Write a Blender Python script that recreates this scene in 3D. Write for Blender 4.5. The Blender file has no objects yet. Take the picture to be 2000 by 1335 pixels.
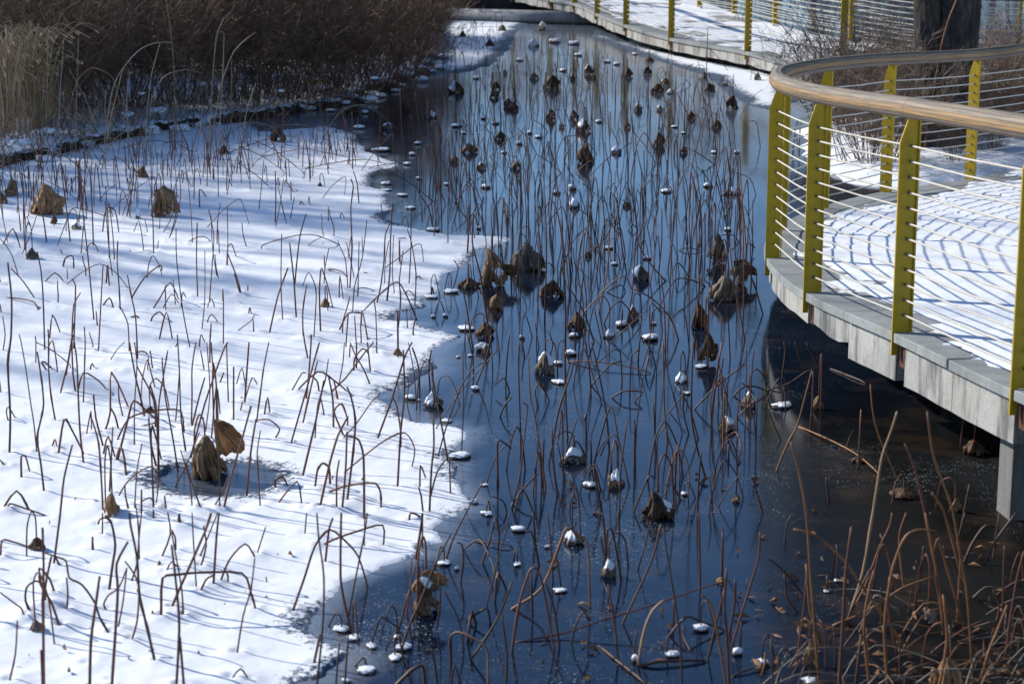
import bpy, math, random
import numpy as np
from mathutils import Vector, Matrix, noise as mnoise

scene = bpy.context.scene
R = math.radians

# ------------------------------------------------------------------ camera
CAM = Vector((0.0, 0.0, 2.9))
PITCH = R(13.0)
FPX = 4000.0
cam_d = bpy.data.cameras.new('camera')
cam_d.sensor_width = 36.0
cam_d.lens = 72.0
cam_d.clip_start = 0.1
cam_d.clip_end = 3000.0
cam_d.dof.use_dof = True
cam_d.dof.focus_distance = 13.5
cam_d.dof.aperture_fstop = 4.8
cam = bpy.data.objects.new('camera', cam_d)
cam.location = CAM
cam.rotation_euler = (math.pi/2 - PITCH, 0, 0)
scene.collection.objects.link(cam)
scene.camera = cam

# ------------------------------------------------------------------ sky and sun
SUN_EL, SUN_AZ = R(30), R(-60)
world = bpy.data.worlds.new('World')
scene.world = world
world.use_nodes = True
wn = world.node_tree
sky = wn.nodes.new('ShaderNodeTexSky')
sky.sky_type = 'NISHITA'
sky.sun_disc = False
sky.sun_elevation = SUN_EL
sky.sun_rotation = SUN_AZ
sky.altitude = 2200
sky.air_density = 1.0
sky.dust_density = 0.0
sky.ozone_density = 4.5
wn.links.new(sky.outputs[0], wn.nodes['Background'].inputs[0])
wn.nodes['Background'].inputs[1].default_value = 0.15
sun_d = bpy.data.lights.new('sun', 'SUN')
sun_d.energy = 4.8
sun_d.angle = R(0.55)
sun_d.color = (1.0, 0.95, 0.86)
sun = bpy.data.objects.new('sun', sun_d)
to_sun = Vector((math.sin(SUN_AZ)*math.cos(SUN_EL), math.cos(SUN_AZ)*math.cos(SUN_EL), math.sin(SUN_EL)))
sun.rotation_euler = to_sun.to_track_quat('Z', 'Y').to_euler()
sun.location = to_sun*60
scene.collection.objects.link(sun)
scene.view_settings.view_transform = 'Standard'
scene.view_settings.look = 'None'
scene.view_settings.gamma = 1
scene.view_settings.use_curve_mapping = False
scene.view_settings.exposure = 0.30

# ------------------------------------------------------------------ camera geometry helpers
FWD = Vector((0, math.cos(PITCH), -math.sin(PITCH)))
UPV = Vector((0, math.sin(PITCH), math.cos(PITCH)))
def ray(px, py):
    return FWD + Vector((1, 0, 0))*((px-1000.0)/FPX) - UPV*((py-667.5)/FPX)
def ground(px, py, z=0.0):
    d = ray(px, py)
    return CAM + d*((z-CAM.z)/d.z)
def at_depth(px, py, Y):
    d = ray(px, py)
    return CAM + d*(Y/d.y)
def project(p):
    v = p-CAM
    w = v.dot(FWD)
    return 1000+FPX*v.x/w, 667.5-FPX*v.dot(UPV)/w

# ------------------------------------------------------------------ scene helpers
COL = scene.collection
def link(name, me, parent=None, mat=None):
    o = bpy.data.objects.new(name, me)
    COL.objects.link(o)
    if parent is not None:
        o.parent = parent
    if mat is not None and me is not None and not me.materials:
        me.materials.append(mat)
    return o
def tag(o, label=None, cat=None, group=None, kind=None):
    if label: o['label'] = label
    if cat: o['category'] = cat
    if group: o['group'] = group
    if kind: o['kind'] = kind
    return o
def empty(name, loc=(0, 0, 0), rz=0.0):
    o = bpy.data.objects.new(name, None)
    o.location = loc
    o.rotation_euler = (0, 0, rz)
    o.empty_display_size = 0.05
    COL.objects.link(o)
    return o
class MB:
    """collects shapes into one mesh"""
    def __init__(s):
        s.v = []; s.f = []; s.mi = []
    def add(s, vs, fs, m=0):
        b = len(s.v)
        s.v.extend([tuple(v) for v in vs])
        s.f.extend([tuple(i+b for i in f) for f in fs])
        s.mi.extend([m]*len(fs))
    def tube(s, pts, rad, n=5, m=0, cap=True):
        k = len(pts)
        pts = [Vector(p) for p in pts]
        if not hasattr(rad, '__len__'): rad = [rad]*k
        ref = Vector((0.31, 0.92, 0.23))
        vs = []
        for i in range(k):
            t = (pts[min(i+1, k-1)]-pts[max(i-1, 0)])
            if t.length < 1e-9: t = Vector((0, 0, 1))
            t.normalize()
            a = t.cross(ref)
            if a.length < 0.05: a = t.cross(Vector((1, 0, 0)))
            a.normalize(); b = t.cross(a)
            for j in range(n):
                th = 2*math.pi*j/n
                vs.append(pts[i]+(a*math.cos(th)+b*math.sin(th))*rad[i])
        fs = []
        for i in range(k-1):
            for j in range(n):
                j2 = (j+1) % n
                fs.append((i*n+j, i*n+j2, (i+1)*n+j2, (i+1)*n+j))
        if cap:
            fs.append(tuple(range(n-1, -1, -1)))
            fs.append(tuple((k-1)*n+j for j in range(n)))
        s.add(vs, fs, m)
    def box(s, c, size, rot=None, m=0):
        c = Vector(c); hx, hy, hz = [q/2 for q in size]
        M = rot if rot is not None else Matrix.Identity(3)
        vs = [c+M @ Vector((x*hx, y*hy, z*hz)) for z in (-1, 1) for y in (-1, 1) for x in (-1, 1)]
        s.add(vs, [(0,2,3,1),(4,5,7,6),(0,1,5,4),(2,6,7,3),(0,4,6,2),(1,3,7,5)], m)
    def prism(s, poly, z0, z1, m=0):
        """poly = list of Vector xy(z ignored); z0,z1 numbers or lists"""
        n = len(poly)
        Z0 = z0 if hasattr(z0, '__len__') else [z0]*n
        Z1 = z1 if hasattr(z1, '__len__') else [z1]*n
        vs = [(p[0], p[1], Z0[i]) for i, p in enumerate(poly)]+[(p[0], p[1], Z1[i]) for i, p in enumerate(poly)]
        fs = [tuple(range(n-1, -1, -1)), tuple(range(n, 2*n))]
        for i in range(n):
            j = (i+1) % n
            fs.append((i, j, n+j, n+i))
        s.add(vs, fs, m)
    def mesh(s, name, mats=None, smooth=False):
        me = bpy.data.meshes.new(name)
        me.from_pydata(s.v, [], s.f)
        if mats:
            for q in (mats if isinstance(mats, (list, tuple)) else [mats]): me.materials.append(q)
            if isinstance(mats, (list, tuple)) and len(mats) > 1:
                me.polygons.foreach_set('material_index', s.mi)
        if smooth: me.polygons.foreach_set('use_smooth', [True]*len(me.polygons))
        me.update()
        return me
    def build(s, name, mats, parent=None, smooth=False):
        return link(name, s.mesh(name, mats, smooth), parent)

def grid_mesh(name, V, quads, mat, smooth=True):
    me = bpy.data.meshes.new(name)
    used = np.unique(quads)
    remap = np.zeros(len(V), np.int64); remap[used] = np.arange(len(used))
    Vn = V[used]; Q = remap[quads]
    me.vertices.add(len(Vn)); me.vertices.foreach_set('co', Vn.astype(np.float32).ravel())
    nq = len(Q)
    me.loops.add(nq*4); me.loops.foreach_set('vertex_index', Q.astype(np.int32).ravel())
    me.polygons.add(nq)
    me.polygons.foreach_set('loop_start', np.arange(0, nq*4, 4, dtype=np.int32))
    me.polygons.foreach_set('loop_total', np.full(nq, 4, np.int32))
    if smooth: me.polygons.foreach_set('use_smooth', np.ones(nq, bool))
    me.materials.append(mat)
    me.update(calc_edges=True); me.validate()
    return me, used
def add_attr(me, name, vals):
    a = me.attributes.new(name, 'FLOAT', 'POINT')
    a.data.foreach_set('value', vals.astype(np.float32))

# numpy value noise
_rs = np.random.RandomState(7)
_T = _rs.rand(256, 256)
def vnoise(x, y):
    xi = np.floor(x).astype(np.int64); yi = np.floor(y).astype(np.int64)
    fx = x-xi; fy = y-yi
    fx = fx*fx*(3-2*fx); fy = fy*fy*(3-2*fy)
    a = _T[xi & 255, yi & 255]; b = _T[(xi+1) & 255, yi & 255]
    c = _T[xi & 255, (yi+1) & 255]; d = _T[(xi+1) & 255, (yi+1) & 255]
    return (a*(1-fx)+b*fx)*(1-fy)+(c*(1-fx)+d*fx)*fy-0.5
def fbm(x, y, o=3):
    s = 0; a = 1.0
    for k in range(o):
        s = s+a*vnoise(x*(2**k)+17.3*k, y*(2**k)+5.1*k); a *= 0.5
    return s
def signed_dist(poly, X, Y):
    """positive inside"""
    P = np.array([(p[0], p[1]) for p in poly], float)
    d2 = np.full(X.shape, 1e18); inside = np.zeros(X.shape, bool)
    n = len(P)
    for i in range(n):
        ax, ay = P[i]; bx, by = P[(i+1) % n]
        ex, ey = bx-ax, by-ay
        wx, wy = X-ax, Y-ay
        t = np.clip((wx*ex+wy*ey)/max(ex*ex+ey*ey, 1e-12), 0, 1)
        dx, dy = wx-t*ex, wy-t*ey
        d2 = np.minimum(d2, dx*dx+dy*dy)
        cond = ((ay > Y) != (by > Y))
        xs = ax+(Y-ay)*ex/(ey if abs(ey) > 1e-12 else 1e-12)
        inside ^= (cond & (X < xs))
    d = np.sqrt(d2)
    return np.where(inside, d, -d)
def smooth01(t):
    t = np.clip(t, 0, 1); return t*t*(3-2*t)

# ------------------------------------------------------------------ materials
def mat_new(name):
    m = bpy.data.materials.new(name); m.use_nodes = True
    nt = m.node_tree; b = nt.nodes['Principled BSDF']
    return m, nt, b
def N(nt, typ, **kw):
    n = nt.nodes.new(typ)
    for k, v in kw.items():
        if k.startswith('i_'):
            key = k[2:]
            key = int(key) if key.isdigit() else key
            n.inputs[key].default_value = v
        else:
            setattr(n, k, v)
    return n
def ramp(nt, src, stops):
    r = nt.nodes.new('ShaderNodeValToRGB')
    e = r.color_ramp.elements
    while len(e) < len(stops): e.new(0.5)
    for q, (p, c) in zip(e, stops):
        q.position = p; q.color = (c[0], c[1], c[2], 1) if len(c) == 3 else c
    nt.links.new(src, r.inputs[0])
    return r
def noise_node(nt, scale, detail=3, rough=0.55, stretch=None, coord='Object', uv=False):
    tc = nt.nodes.new('ShaderNodeTexCoord')
    mp = nt.nodes.new('ShaderNodeMapping')
    nt.links.new(tc.outputs['UV' if uv else coord], mp.inputs[0])
    if stretch: mp.inputs['Scale'].default_value = stretch
    n = N(nt, 'ShaderNodeTexNoise')
    n.inputs['Scale'].default_value = scale; n.inputs['Detail'].default_value = detail
    n.inputs['Roughness'].default_value = rough
    nt.links.new(mp.outputs[0], n.inputs['Vector'])
    return n
def bump(nt, b, src, strength, dist, chain=None):
    n = N(nt, 'ShaderNodeBump'); n.inputs['Strength'].default_value = strength
    n.inputs['Distance'].default_value = dist
    nt.links.new(src, n.inputs['Height'])
    if chain: nt.links.new(chain, n.inputs['Normal'])
    nt.links.new(n.outputs[0], b.inputs['Normal'])
    return n.outputs[0]
def mixc(nt, fac, a, b):
    m = nt.nodes.new('ShaderNodeMix'); m.data_type = 'RGBA'
    if isinstance(fac, (int, float)): m.inputs[0].default_value = fac
    else: nt.links.new(fac, m.inputs[0])
    for k, q in ((6, a), (7, b)):
        if isinstance(q, tuple): m.inputs[k].default_value = (*q, 1)
        else: nt.links.new(q, m.inputs[k])
    return m.outputs[2]
def math_n(nt, op, a, b=None, clamp=False):
    m = nt.nodes.new('ShaderNodeMath'); m.operation = op; m.use_clamp = clamp
    for k, q in enumerate((a, b)):
        if q is None: continue
        if isinstance(q, (int, float)): m.inputs[k].default_value = q
        else: nt.links.new(q, m.inputs[k])
    return m.outputs[0]

def simple_mat(name, c1, c2, scale=30, rough=0.7, bs=0.4, bd=0.002, stretch=None, per_object=0.0):
    m, nt, b = mat_new(name)
    n = noise_node(nt, scale, 4, 0.6, stretch)
    r = ramp(nt, n.outputs['Fac'], [(0.3, c1), (0.7, c2)])
    out = r.outputs[0]
    if per_object:
        oi = nt.nodes.new('ShaderNodeObjectInfo')
        hs = nt.nodes.new('ShaderNodeHueSaturation')
        v = math_n(nt, 'MULTIPLY_ADD', oi.outputs['Random'], per_object)
        v.node.inputs[2].default_value = 1-per_object/2
        nt.links.new(v, hs.inputs['Value'])
        nt.links.new(out, hs.inputs['Color'])
        out = hs.outputs[0]
    nt.links.new(out, b.inputs['Base Color'])
    b.inputs['Roughness'].default_value = rough
    if bs: bump(nt, b, n.outputs['Fac'], bs, bd)
    return m

# snow (optionally thinned near an edge: attribute 'thin' 0..1 shows the dark ice between grains)
def make_snow(name, thin=False):
    m, nt, b = mat_new(name)
    n1 = noise_node(nt, 3.0, 4, 0.6)
    n2 = noise_node(nt, 160.0, 3, 0.7)
    r = ramp(nt, n1.outputs['Fac'], [(0.3, (0.80, 0.83, 0.87)), (0.7, (0.88, 0.895, 0.91))])
    col = r.outputs[0]
    if thin:
        at = N(nt, 'ShaderNodeAttribute', attribute_name='thin')
        n3 = noise_node(nt, 34.0, 5, 0.72)
        s = math_n(nt, 'ADD', n3.outputs['Fac'], at.outputs['Fac'])
        k = math_n(nt, 'MULTIPLY', math_n(nt, 'SUBTRACT', s, 1.0), 9.0, True)
        col = mixc(nt, k, col, (0.06, 0.085, 0.125))
    nt.links.new(col, b.inputs['Base Color'])
    b.inputs['Roughness'].default_value = 0.65
    b.inputs['Specular IOR Level'].default_value = 0.25
    o1 = bump(nt, b, n1.outputs['Fac'], 0.35, 0.03)
    bump(nt, b, n2.outputs['Fac'], 0.35, 0.004, o1)
    return m
M_SNOW = make_snow('snow')
M_SNOW_THIN = make_snow('snow_thin', True)

def make_bank():
    m, nt, b = mat_new('snowy_soil')
    geo = nt.nodes.new('ShaderNodeNewGeometry')
    sx = nt.nodes.new('ShaderNodeSeparateXYZ'); nt.links.new(geo.outputs['True Normal'], sx.inputs[0])
    n1 = noise_node(nt, 5.0, 5, 0.65); n2 = noise_node(nt, 40, 4, 0.7)
    s = math_n(nt, 'ADD', sx.outputs[2], math_n(nt, 'MULTIPLY', n1.outputs['Fac'], 0.55))
    k = math_n(nt, 'MULTIPLY', math_n(nt, 'SUBTRACT', s, 0.97), 8.0, True)
    soil = ramp(nt, n2.outputs['Fac'], [(0.3, (0.018, 0.012, 0.008)), (0.7, (0.06, 0.042, 0.028))])
    col = mixc(nt, k, soil.outputs[0], (0.82, 0.85, 0.89))
    nt.links.new(col, b.inputs['Base Color'])
    b.inputs['Roughness'].default_value = 0.8
    b.inputs['Specular IOR Level'].default_value = 0.2
    bump(nt, b, n2.outputs['Fac'], 0.5, 0.01)
    return m
M_BANK = make_bank()

def make_ice():
    m, nt, b = mat_new('pond_ice')
    # brown leaf litter frozen under the clear ice
    n1 = noise_node(nt, 2.6, 4, 0.6, (0.8, 1.0, 1))
    lit = ramp(nt, n1.outputs['Fac'], [(0.54, (0, 0, 0)), (0.70, (1, 1, 1))])
    n1b = noise_node(nt, 9.0, 4, 0.6)
    lit2 = math_n(nt, 'MULTIPLY', lit.outputs[0], n1b.outputs['Fac'])
    base = mixc(nt, lit2, (0.003, 0.009, 0.022), (0.048, 0.034, 0.030))
    painted_dark = N(nt, 'ShaderNodeAttribute', attribute_name='painted_dark')
    base = mixc(nt, painted_dark.outputs['Fac'], base, mixc(nt, lit2, (0.0045, 0.0042, 0.0035), (0.05, 0.028, 0.014)))  # near-black painted into the base colour for the dark reflection by the deck
    # frost grains and air bubbles
    tc = nt.nodes.new('ShaderNodeTexCoord')
    grains = None
    for sc, th, dn in ((60.0, 0.25, 0.44), (120.0, 0.27, 0.42), (24.0, 0.10, 0.50)):
        v = N(nt, 'ShaderNodeTexVoronoi'); v.inputs['Scale'].default_value = sc
        nt.links.new(tc.outputs['Object'], v.inputs['Vector'])
        dn_n = noise_node(nt, 0.9, 4, 0.7)
        size = math_n(nt, 'MULTIPLY', math_n(nt, 'SUBTRACT', dn_n.outputs['Fac'], dn-0.06), th*5.0)
        sep = nt.nodes.new('ShaderNodeSeparateColor'); nt.links.new(v.outputs['Color'], sep.inputs[0])
        size = math_n(nt, 'MULTIPLY', size, sep.outputs[0])
        g = math_n(nt, 'MULTIPLY', math_n(nt, 'SUBTRACT', size, v.outputs['Distance']), 14.0, True)
        grains = g if grains is None else math_n(nt, 'MAXIMUM', grains, g)
    # hazy frost film
    n3 = noise_node(nt, 0.55, 4, 0.6, (1, 0.6, 1))
    film = ramp(nt, n3.outputs['Fac'], [(0.50, (0, 0, 0)), (0.74, (1, 1, 1))])
    at = N(nt, 'ShaderNodeAttribute', attribute_name='frost')
    filmk = math_n(nt, 'ADD', math_n(nt, 'MULTIPLY', film.outputs[0], 0.03), at.outputs['Fac'], True)
    base = mixc(nt, filmk, base, (0.52, 0.60, 0.70))
    base = mixc(nt, math_n(nt, 'MULTIPLY', grains, 0.5), base, (0.55, 0.60, 0.64))
    nt.links.new(base, b.inputs['Base Color'])
    n4 = noise_node(nt, 7.0, 4, 0.6)
    rr = math_n(nt, 'MULTIPLY_ADD', n4.outputs['Fac'], 0.10); rr.node.inputs[2].default_value = 0.035
    rr = math_n(nt, 'ADD', rr, math_n(nt, 'MULTIPLY', math_n(nt, 'MAXIMUM', grains, filmk), 0.25), True)
    ar = N(nt, 'ShaderNodeAttribute', attribute_name='rough')
    rr = math_n(nt, 'ADD', rr, ar.outputs['Fac'], True)
    nt.links.new(rr, b.inputs['Roughness'])
    b.inputs['IOR'].default_value = 1.33
    nt.links.new(math_n(nt, 'SUBTRACT', 0.5, ar.outputs['Fac'], True), b.inputs['Specular IOR Level'])
    n5 = noise_node(nt, 5.0, 3, 0.5, (1, 1, 1))
    n6 = noise_node(nt, 45.0, 3, 0.6)
    o = bump(nt, b, n5.outputs['Fac'], 0.10, 0.006)
    bump(nt, b, n6.outputs['Fac'], 0.12, 0.0012, o)
    return m
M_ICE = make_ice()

def make_concrete(name, c1, c2, stain=0.5, dark=(0.10, 0.095, 0.085)):
    m, nt, b = mat_new(name)
    n1 = noise_node(nt, 2.2, 5, 0.65); n2 = noise_node(nt, 55, 4, 0.7)
    n3 = noise_node(nt, 6.0, 5, 0.7, (1, 1, 0.18))
    r = ramp(nt, n1.outputs['Fac'], [(0.3, c1), (0.7, c2)])
    st = ramp(nt, n3.outputs['Fac'], [(0.47, (0, 0, 0)), (0.60, (1, 1, 1))])
    col = mixc(nt, math_n(nt, 'MULTIPLY', st.outputs[0], stain), r.outputs[0], dark)
    rs = noise_node(nt, 3.1, 4, 0.7, (1, 1, 0.25))
    rst = ramp(nt, rs.outputs['Fac'], [(0.62, (0, 0, 0)), (0.70, (1, 1, 1))])
    col = mixc(nt, math_n(nt, 'MULTIPLY', rst.outputs[0], stain*0.8), col, (0.22, 0.09, 0.035))
    sp = ramp(nt, n2.outputs['Fac'], [(0.3, (0.72, 0.72, 0.72)), (0.6, (1, 1, 1))])
    mm = nt.nodes.new('ShaderNodeMix'); mm.data_type = 'RGBA'; mm.blend_type = 'MULTIPLY'; mm.inputs[0].default_value = 0.8
    nt.links.new(col, mm.inputs[6]); nt.links.new(sp.outputs[0], mm.inputs[7])
    nt.links.new(mm.outputs[2], b.inputs['Base Color'])
    b.inputs['Roughness'].default_value = 0.82
    o = bump(nt, b, n1.outputs['Fac'], 0.3, 0.01)
    bump(nt, b, n2.outputs['Fac'], 0.5, 0.003, o)
    return m
M_FASCIA = make_concrete('weathered_concrete', (0.30, 0.29, 0.265), (0.47, 0.46, 0.43), 0.85)
M_COPING = make_concrete('grey_stone_coping', (0.20, 0.215, 0.21), (0.33, 0.345, 0.335), 0.35, (0.14, 0.14, 0.13))
M_DECK = make_concrete('deck_surface', (0.24, 0.25, 0.24), (0.34, 0.35, 0.335), 0.4, (0.15, 0.15, 0.13))
M_COLUMN = make_concrete('column_concrete', (0.11, 0.115, 0.11), (0.20, 0.20, 0.185), 0.7)
M_PIPE = make_concrete('pipe_concrete', (0.26, 0.26, 0.26), (0.38, 0.38, 0.37), 0.3)

def make_yellow():
    m, nt, b = mat_new('yellow_paint')
    n1 = noise_node(nt, 8, 4, 0.6); n2 = noise_node(nt, 70, 4, 0.75, (1, 1, 0.4))
    r = ramp(nt, n1.outputs['Fac'], [(0.3, (0.35, 0.225, 0.004)), (0.7, (0.46, 0.30, 0.006))])
    ch = ramp(nt, n2.outputs['Fac'], [(0.64, (0, 0, 0)), (0.72, (1, 1, 1))])
    col = mixc(nt, math_n(nt, 'MULTIPLY', ch.outputs[0], 0.55), r.outputs[0], (0.16, 0.10, 0.03))
    nt.links.new(col, b.inputs['Base Color'])
    b.inputs['Roughness'].default_value = 0.55
    b.inputs['Specular IOR Level'].default_value = 0.35
    bump(nt, b, n2.outputs['Fac'], 0.2, 0.001)
    return m
M_YEL = make_yellow()
M_RUST_SHADE = simple_mat('rust_slot_shade', (0.012, 0.006, 0.004), (0.16, 0.055, 0.02), 25, 0.85)
M_CABLE = simple_mat('cable_sleeve', (0.50, 0.46, 0.39), (0.62, 0.58, 0.50), 40, 0.55, 0.1)
M_CABLE_END = simple_mat('cable_fitting', (0.05, 0.05, 0.045), (0.10, 0.09, 0.07), 40, 0.5, 0.1)

def make_rail(name, cols, sc=5.0):
    m, nt, b = mat_new(name)
    n1 = noise_node(nt, sc, 5, 0.65, (0.35, 5.0, 1), uv=True)
    n2 = noise_node(nt, sc*5, 4, 0.6, (0.25, 16.0, 1), uv=True)
    s = math_n(nt, 'ADD', math_n(nt, 'MULTIPLY', n1.outputs['Fac'], 0.7), math_n(nt, 'MULTIPLY', n2.outputs['Fac'], 0.3))
    r = ramp(nt, s, [(0.40, cols[0]), (0.5, cols[1]), (0.60, cols[2])])
    nt.links.new(r.outputs[0], b.inputs['Base Color'])
    b.inputs['Roughness'].default_value = 0.6
    bump(nt, b, n2.outputs['Fac'], 0.5, 0.002)
    return m
M_RAIL_TOP = make_rail('weathered_bamboo_grey', ((0.07, 0.056, 0.038), (0.205, 0.165, 0.118), (0.31, 0.22, 0.125)))
M_RAIL_MID = make_rail('weathered_bamboo_orange', ((0.09, 0.065, 0.045), (0.27, 0.165, 0.072), (0.41, 0.245, 0.095)))
M_RAIL_LOW = make_rail('weathered_bamboo_low', ((0.06, 0.05, 0.045), (0.14, 0.115, 0.095), (0.22, 0.15, 0.09)))

M_STEM_A = simple_mat('stem_red_brown', (0.070, 0.021, 0.013), (0.17, 0.056, 0.028), 14, 0.6, 0.3, 0.001, (1, 1, 0.5), 0.5)
M_STEM_B = simple_mat('stem_dark_brown', (0.030, 0.013, 0.009), (0.095, 0.038, 0.021), 14, 0.6, 0.3, 0.001, (1, 1, 0.5), 0.5)
M_STEM_C = simple_mat('stem_orange_brown', (0.12, 0.045, 0.015), (0.30, 0.125, 0.04), 12, 0.6, 0.3, 0.001, (1, 1, 0.5), 0.4)
M_STEM_D = simple_mat('stem_tan', (0.22, 0.12, 0.055), (0.42, 0.27, 0.15), 12, 0.6, 0.3, 0.001, (1, 1, 0.5), 0.35)
M_STEM_E = simple_mat('reed_grey', (0.14, 0.11, 0.085), (0.27, 0.22, 0.165), 12, 0.6, 0.3, 0.001, (1, 1, 0.5), 0.35)
M_POD = simple_mat('frozen_pod', (0.035, 0.02, 0.014), (0.13, 0.075, 0.045), 60, 0.7, 0.6, 0.004, None, 0.4)
M_TWIG = simple_mat('shrub_twig_dark', (0.065, 0.034, 0.019), (0.28, 0.16, 0.092), 6, 0.7, 0.2, 0.001, None, 0.5)
M_TWIG_L = simple_mat('shrub_twig_tan', (0.085, 0.055, 0.038), (0.23, 0.155, 0.10), 6, 0.7, 0.2, 0.001, None, 0.5)
M_DEADLEAF = simple_mat('shrub_dead_leaf', (0.05, 0.028, 0.014), (0.22, 0.12, 0.055), 3, 0.7, 0)
M_GRASS = simple_mat('foxtail_straw', (0.32, 0.20, 0.09), (0.62, 0.44, 0.25), 4, 0.7, 0)

def make_leaf(name, c1, c2, c3):
    m, nt, b = mat_new(name)
    n1 = noise_node(nt, 14, 4, 0.65)
    uv = noise_node(nt, 1.0, 3, 0.6, (26.0, 1.2, 1), uv=True)
    s = math_n(nt, 'ADD', math_n(nt, 'MULTIPLY', n1.outputs['Fac'], 0.45), math_n(nt, 'MULTIPLY', uv.outputs['Fac'], 0.55))
    r = ramp(nt, s, [(0.38, c1), (0.5, c2), (0.62, c3)])
    oi = nt.nodes.new('ShaderNodeObjectInfo')
    hs = nt.nodes.new('ShaderNodeHueSaturation')
    v = math_n(nt, 'MULTIPLY_ADD', oi.outputs['Random'], 0.5); v.node.inputs[2].default_value = 0.75
    nt.links.new(v, hs.inputs['Value']); nt.links.new(r.outputs[0], hs.inputs['Color'])
    nt.links.new(hs.outputs[0], b.inputs['Base Color'])
    b.inputs['Roughness'].default_value = 0.65
    bump(nt, b, uv.outputs['Fac'], 0.7, 0.004)
    # thin dead leaf lets some light through
    tr = nt.nodes.new('ShaderNodeBsdfTranslucent'); nt.links.new(hs.outputs[0], tr.inputs[0])
    mx = nt.nodes.new('ShaderNodeMixShader'); mx.inputs[0].default_value = 0.42
    out = nt.nodes['Material Output']
    nt.links.new(b.outputs[0], mx.inputs[1]); nt.links.new(tr.outputs[0], mx.inputs[2])
    nt.links.new(mx.outputs[0], out.inputs['Surface'])
    return m
M_LEAF_TAN = make_leaf('dead_leaf_tan', (0.15, 0.072, 0.028), (0.42, 0.24, 0.105), (0.66, 0.46, 0.26))
M_LEAF_BRN = make_leaf('dead_leaf_brown', (0.045, 0.020, 0.010), (0.16, 0.075, 0.036), (0.34, 0.19, 0.095))
M_LEAF_GRY = make_leaf('dead_leaf_grey', (0.10, 0.068, 0.045), (0.25, 0.18, 0.125), (0.48, 0.39, 0.30))

def make_bark():
    m, nt, b = mat_new('willow_bark')
    n1 = noise_node(nt, 16, 5, 0.75, (1, 1, 0.30)); n2 = noise_node(nt, 70, 4, 0.7)
    r = ramp(nt, n1.outputs['Fac'], [(0.36, (0.008, 0.007, 0.006)), (0.52, (0.032, 0.026, 0.021)), (0.68, (0.10, 0.083, 0.066))])
    nt.links.new(r.outputs[0], b.inputs['Base Color'])
    b.inputs['Roughness'].default_value = 0.9
    o = bump(nt, b, n1.outputs['Fac'], 1.0, 0.03)
    bump(nt, b, n2.outputs['Fac'], 0.5, 0.004, o)
    return m
M_BARK = make_bark()
M_FARWOOD = simple_mat('far_bare_wood', (0.035, 0.03, 0.028), (0.085, 0.07, 0.06), 0.5, 0.9, 0)
M_SHADEWALL = simple_mat('under_deck_shade', (0.012, 0.012, 0.013), (0.035, 0.034, 0.033), 6, 0.9, 0.5, 0.01)  # near-black tone that carries the shade under the far boardwalk
M_NEEDLE = simple_mat('conifer_needles', (0.018, 0.04, 0.018), (0.05, 0.085, 0.035), 3, 0.7, 0)

# ------------------------------------------------------------------ pond outline (traced where it lies, turned into ground points)
def G(pts, z=0.0):
    return [ground(x, y, z) for x, y in pts]
SNOW_EDGE = [(575,1335),(640,1325),(650,1311),(685,1290),(688,1273),(650,1256),(612,1231),(620,1206),(640,1186),(675,1143),(705,1128),
 (740,1113),(800,1093),(845,1083),(820,1071),(870,1058),(850,1033),(870,1013),(905,1002),(936,983),(900,948),(890,935),(902,908),(886,888),
 (905,868),(922,843),(895,833),(857,827),(820,824),(787,810),(777,790),(744,780),(750,768),(795,759),(827,738),(857,720),(847,700),(852,685),
 (875,670),(910,656),(885,652),(832,638),(815,625),(772,625),(782,611),(840,599),(827,586),(855,574),(870,564),(855,554),(870,536),(910,524),
 (935,489),(970,481),(1010,468),(985,461),(870,458),(800,444),(765,430),(755,426),(770,414),(782,410),(762,399),(765,376),(725,364),(740,354),
 (720,339),(787,322),(720,295),(707,282),(695,260),(660,250),(630,246),(600,250),(562,252),(525,256),(490,236)]
snow_poly = [Vector((0.05, 4.0, 0))]
snow_poly = G([(560,1400)]) + G(SNOW_EDGE) + G([(300,255),(0,325)]) + [Vector((-9, 18.0, 0)), Vector((-9, 3.5, 0)), Vector((-0.9, 3.5, 0))]
snow_poly2 = G([(835,150),(915,141),(960,128),(985,108),(1000,90),(1012,62),(1035,46),(1030,36),(860,24),(850,90)])
snow_poly3 = G([(1150,72),(1235,104),(1310,128),(1380,150),(1420,184),(1455,205),(1500,216),(1560,200),(1560,150),(1457,132),(1308,100),(1220,80),(1164,58)])
hole_poly = G([(318,930),(345,915),(400,906),(470,905),(515,915),(537,932),(520,950),(480,962),(430,966),(370,962),(335,948)])
bank_poly = G([(-60,345),(0,330),(150,298),(300,262),(500,236),(620,212),(700,197),(760,172),(812,152),(846,140),(852,100),(862,52),(868,26)]) + \
    [Vector((-1.6, 60, 0)), Vector((-40, 60, 0)), Vector((-40, 15, 0)), Vector((-12, 17.5, 0))]

def base_h(x, y):
    """height of the snow/bank surface at a point, for planting things"""
    X = np.array([x]); Y = np.array([y])
    sb = signed_dist(bank_poly, X, Y)[0]
    if sb > 0: return 0.02+0.2*float(smooth01(np.array([sb/0.35]))[0])+max(0, min(sb, 6)-0.3)*0.05
    s = signed_dist(snow_poly, X, Y)[0]
    if s > 0: return 0.012
    return 0.0

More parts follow.
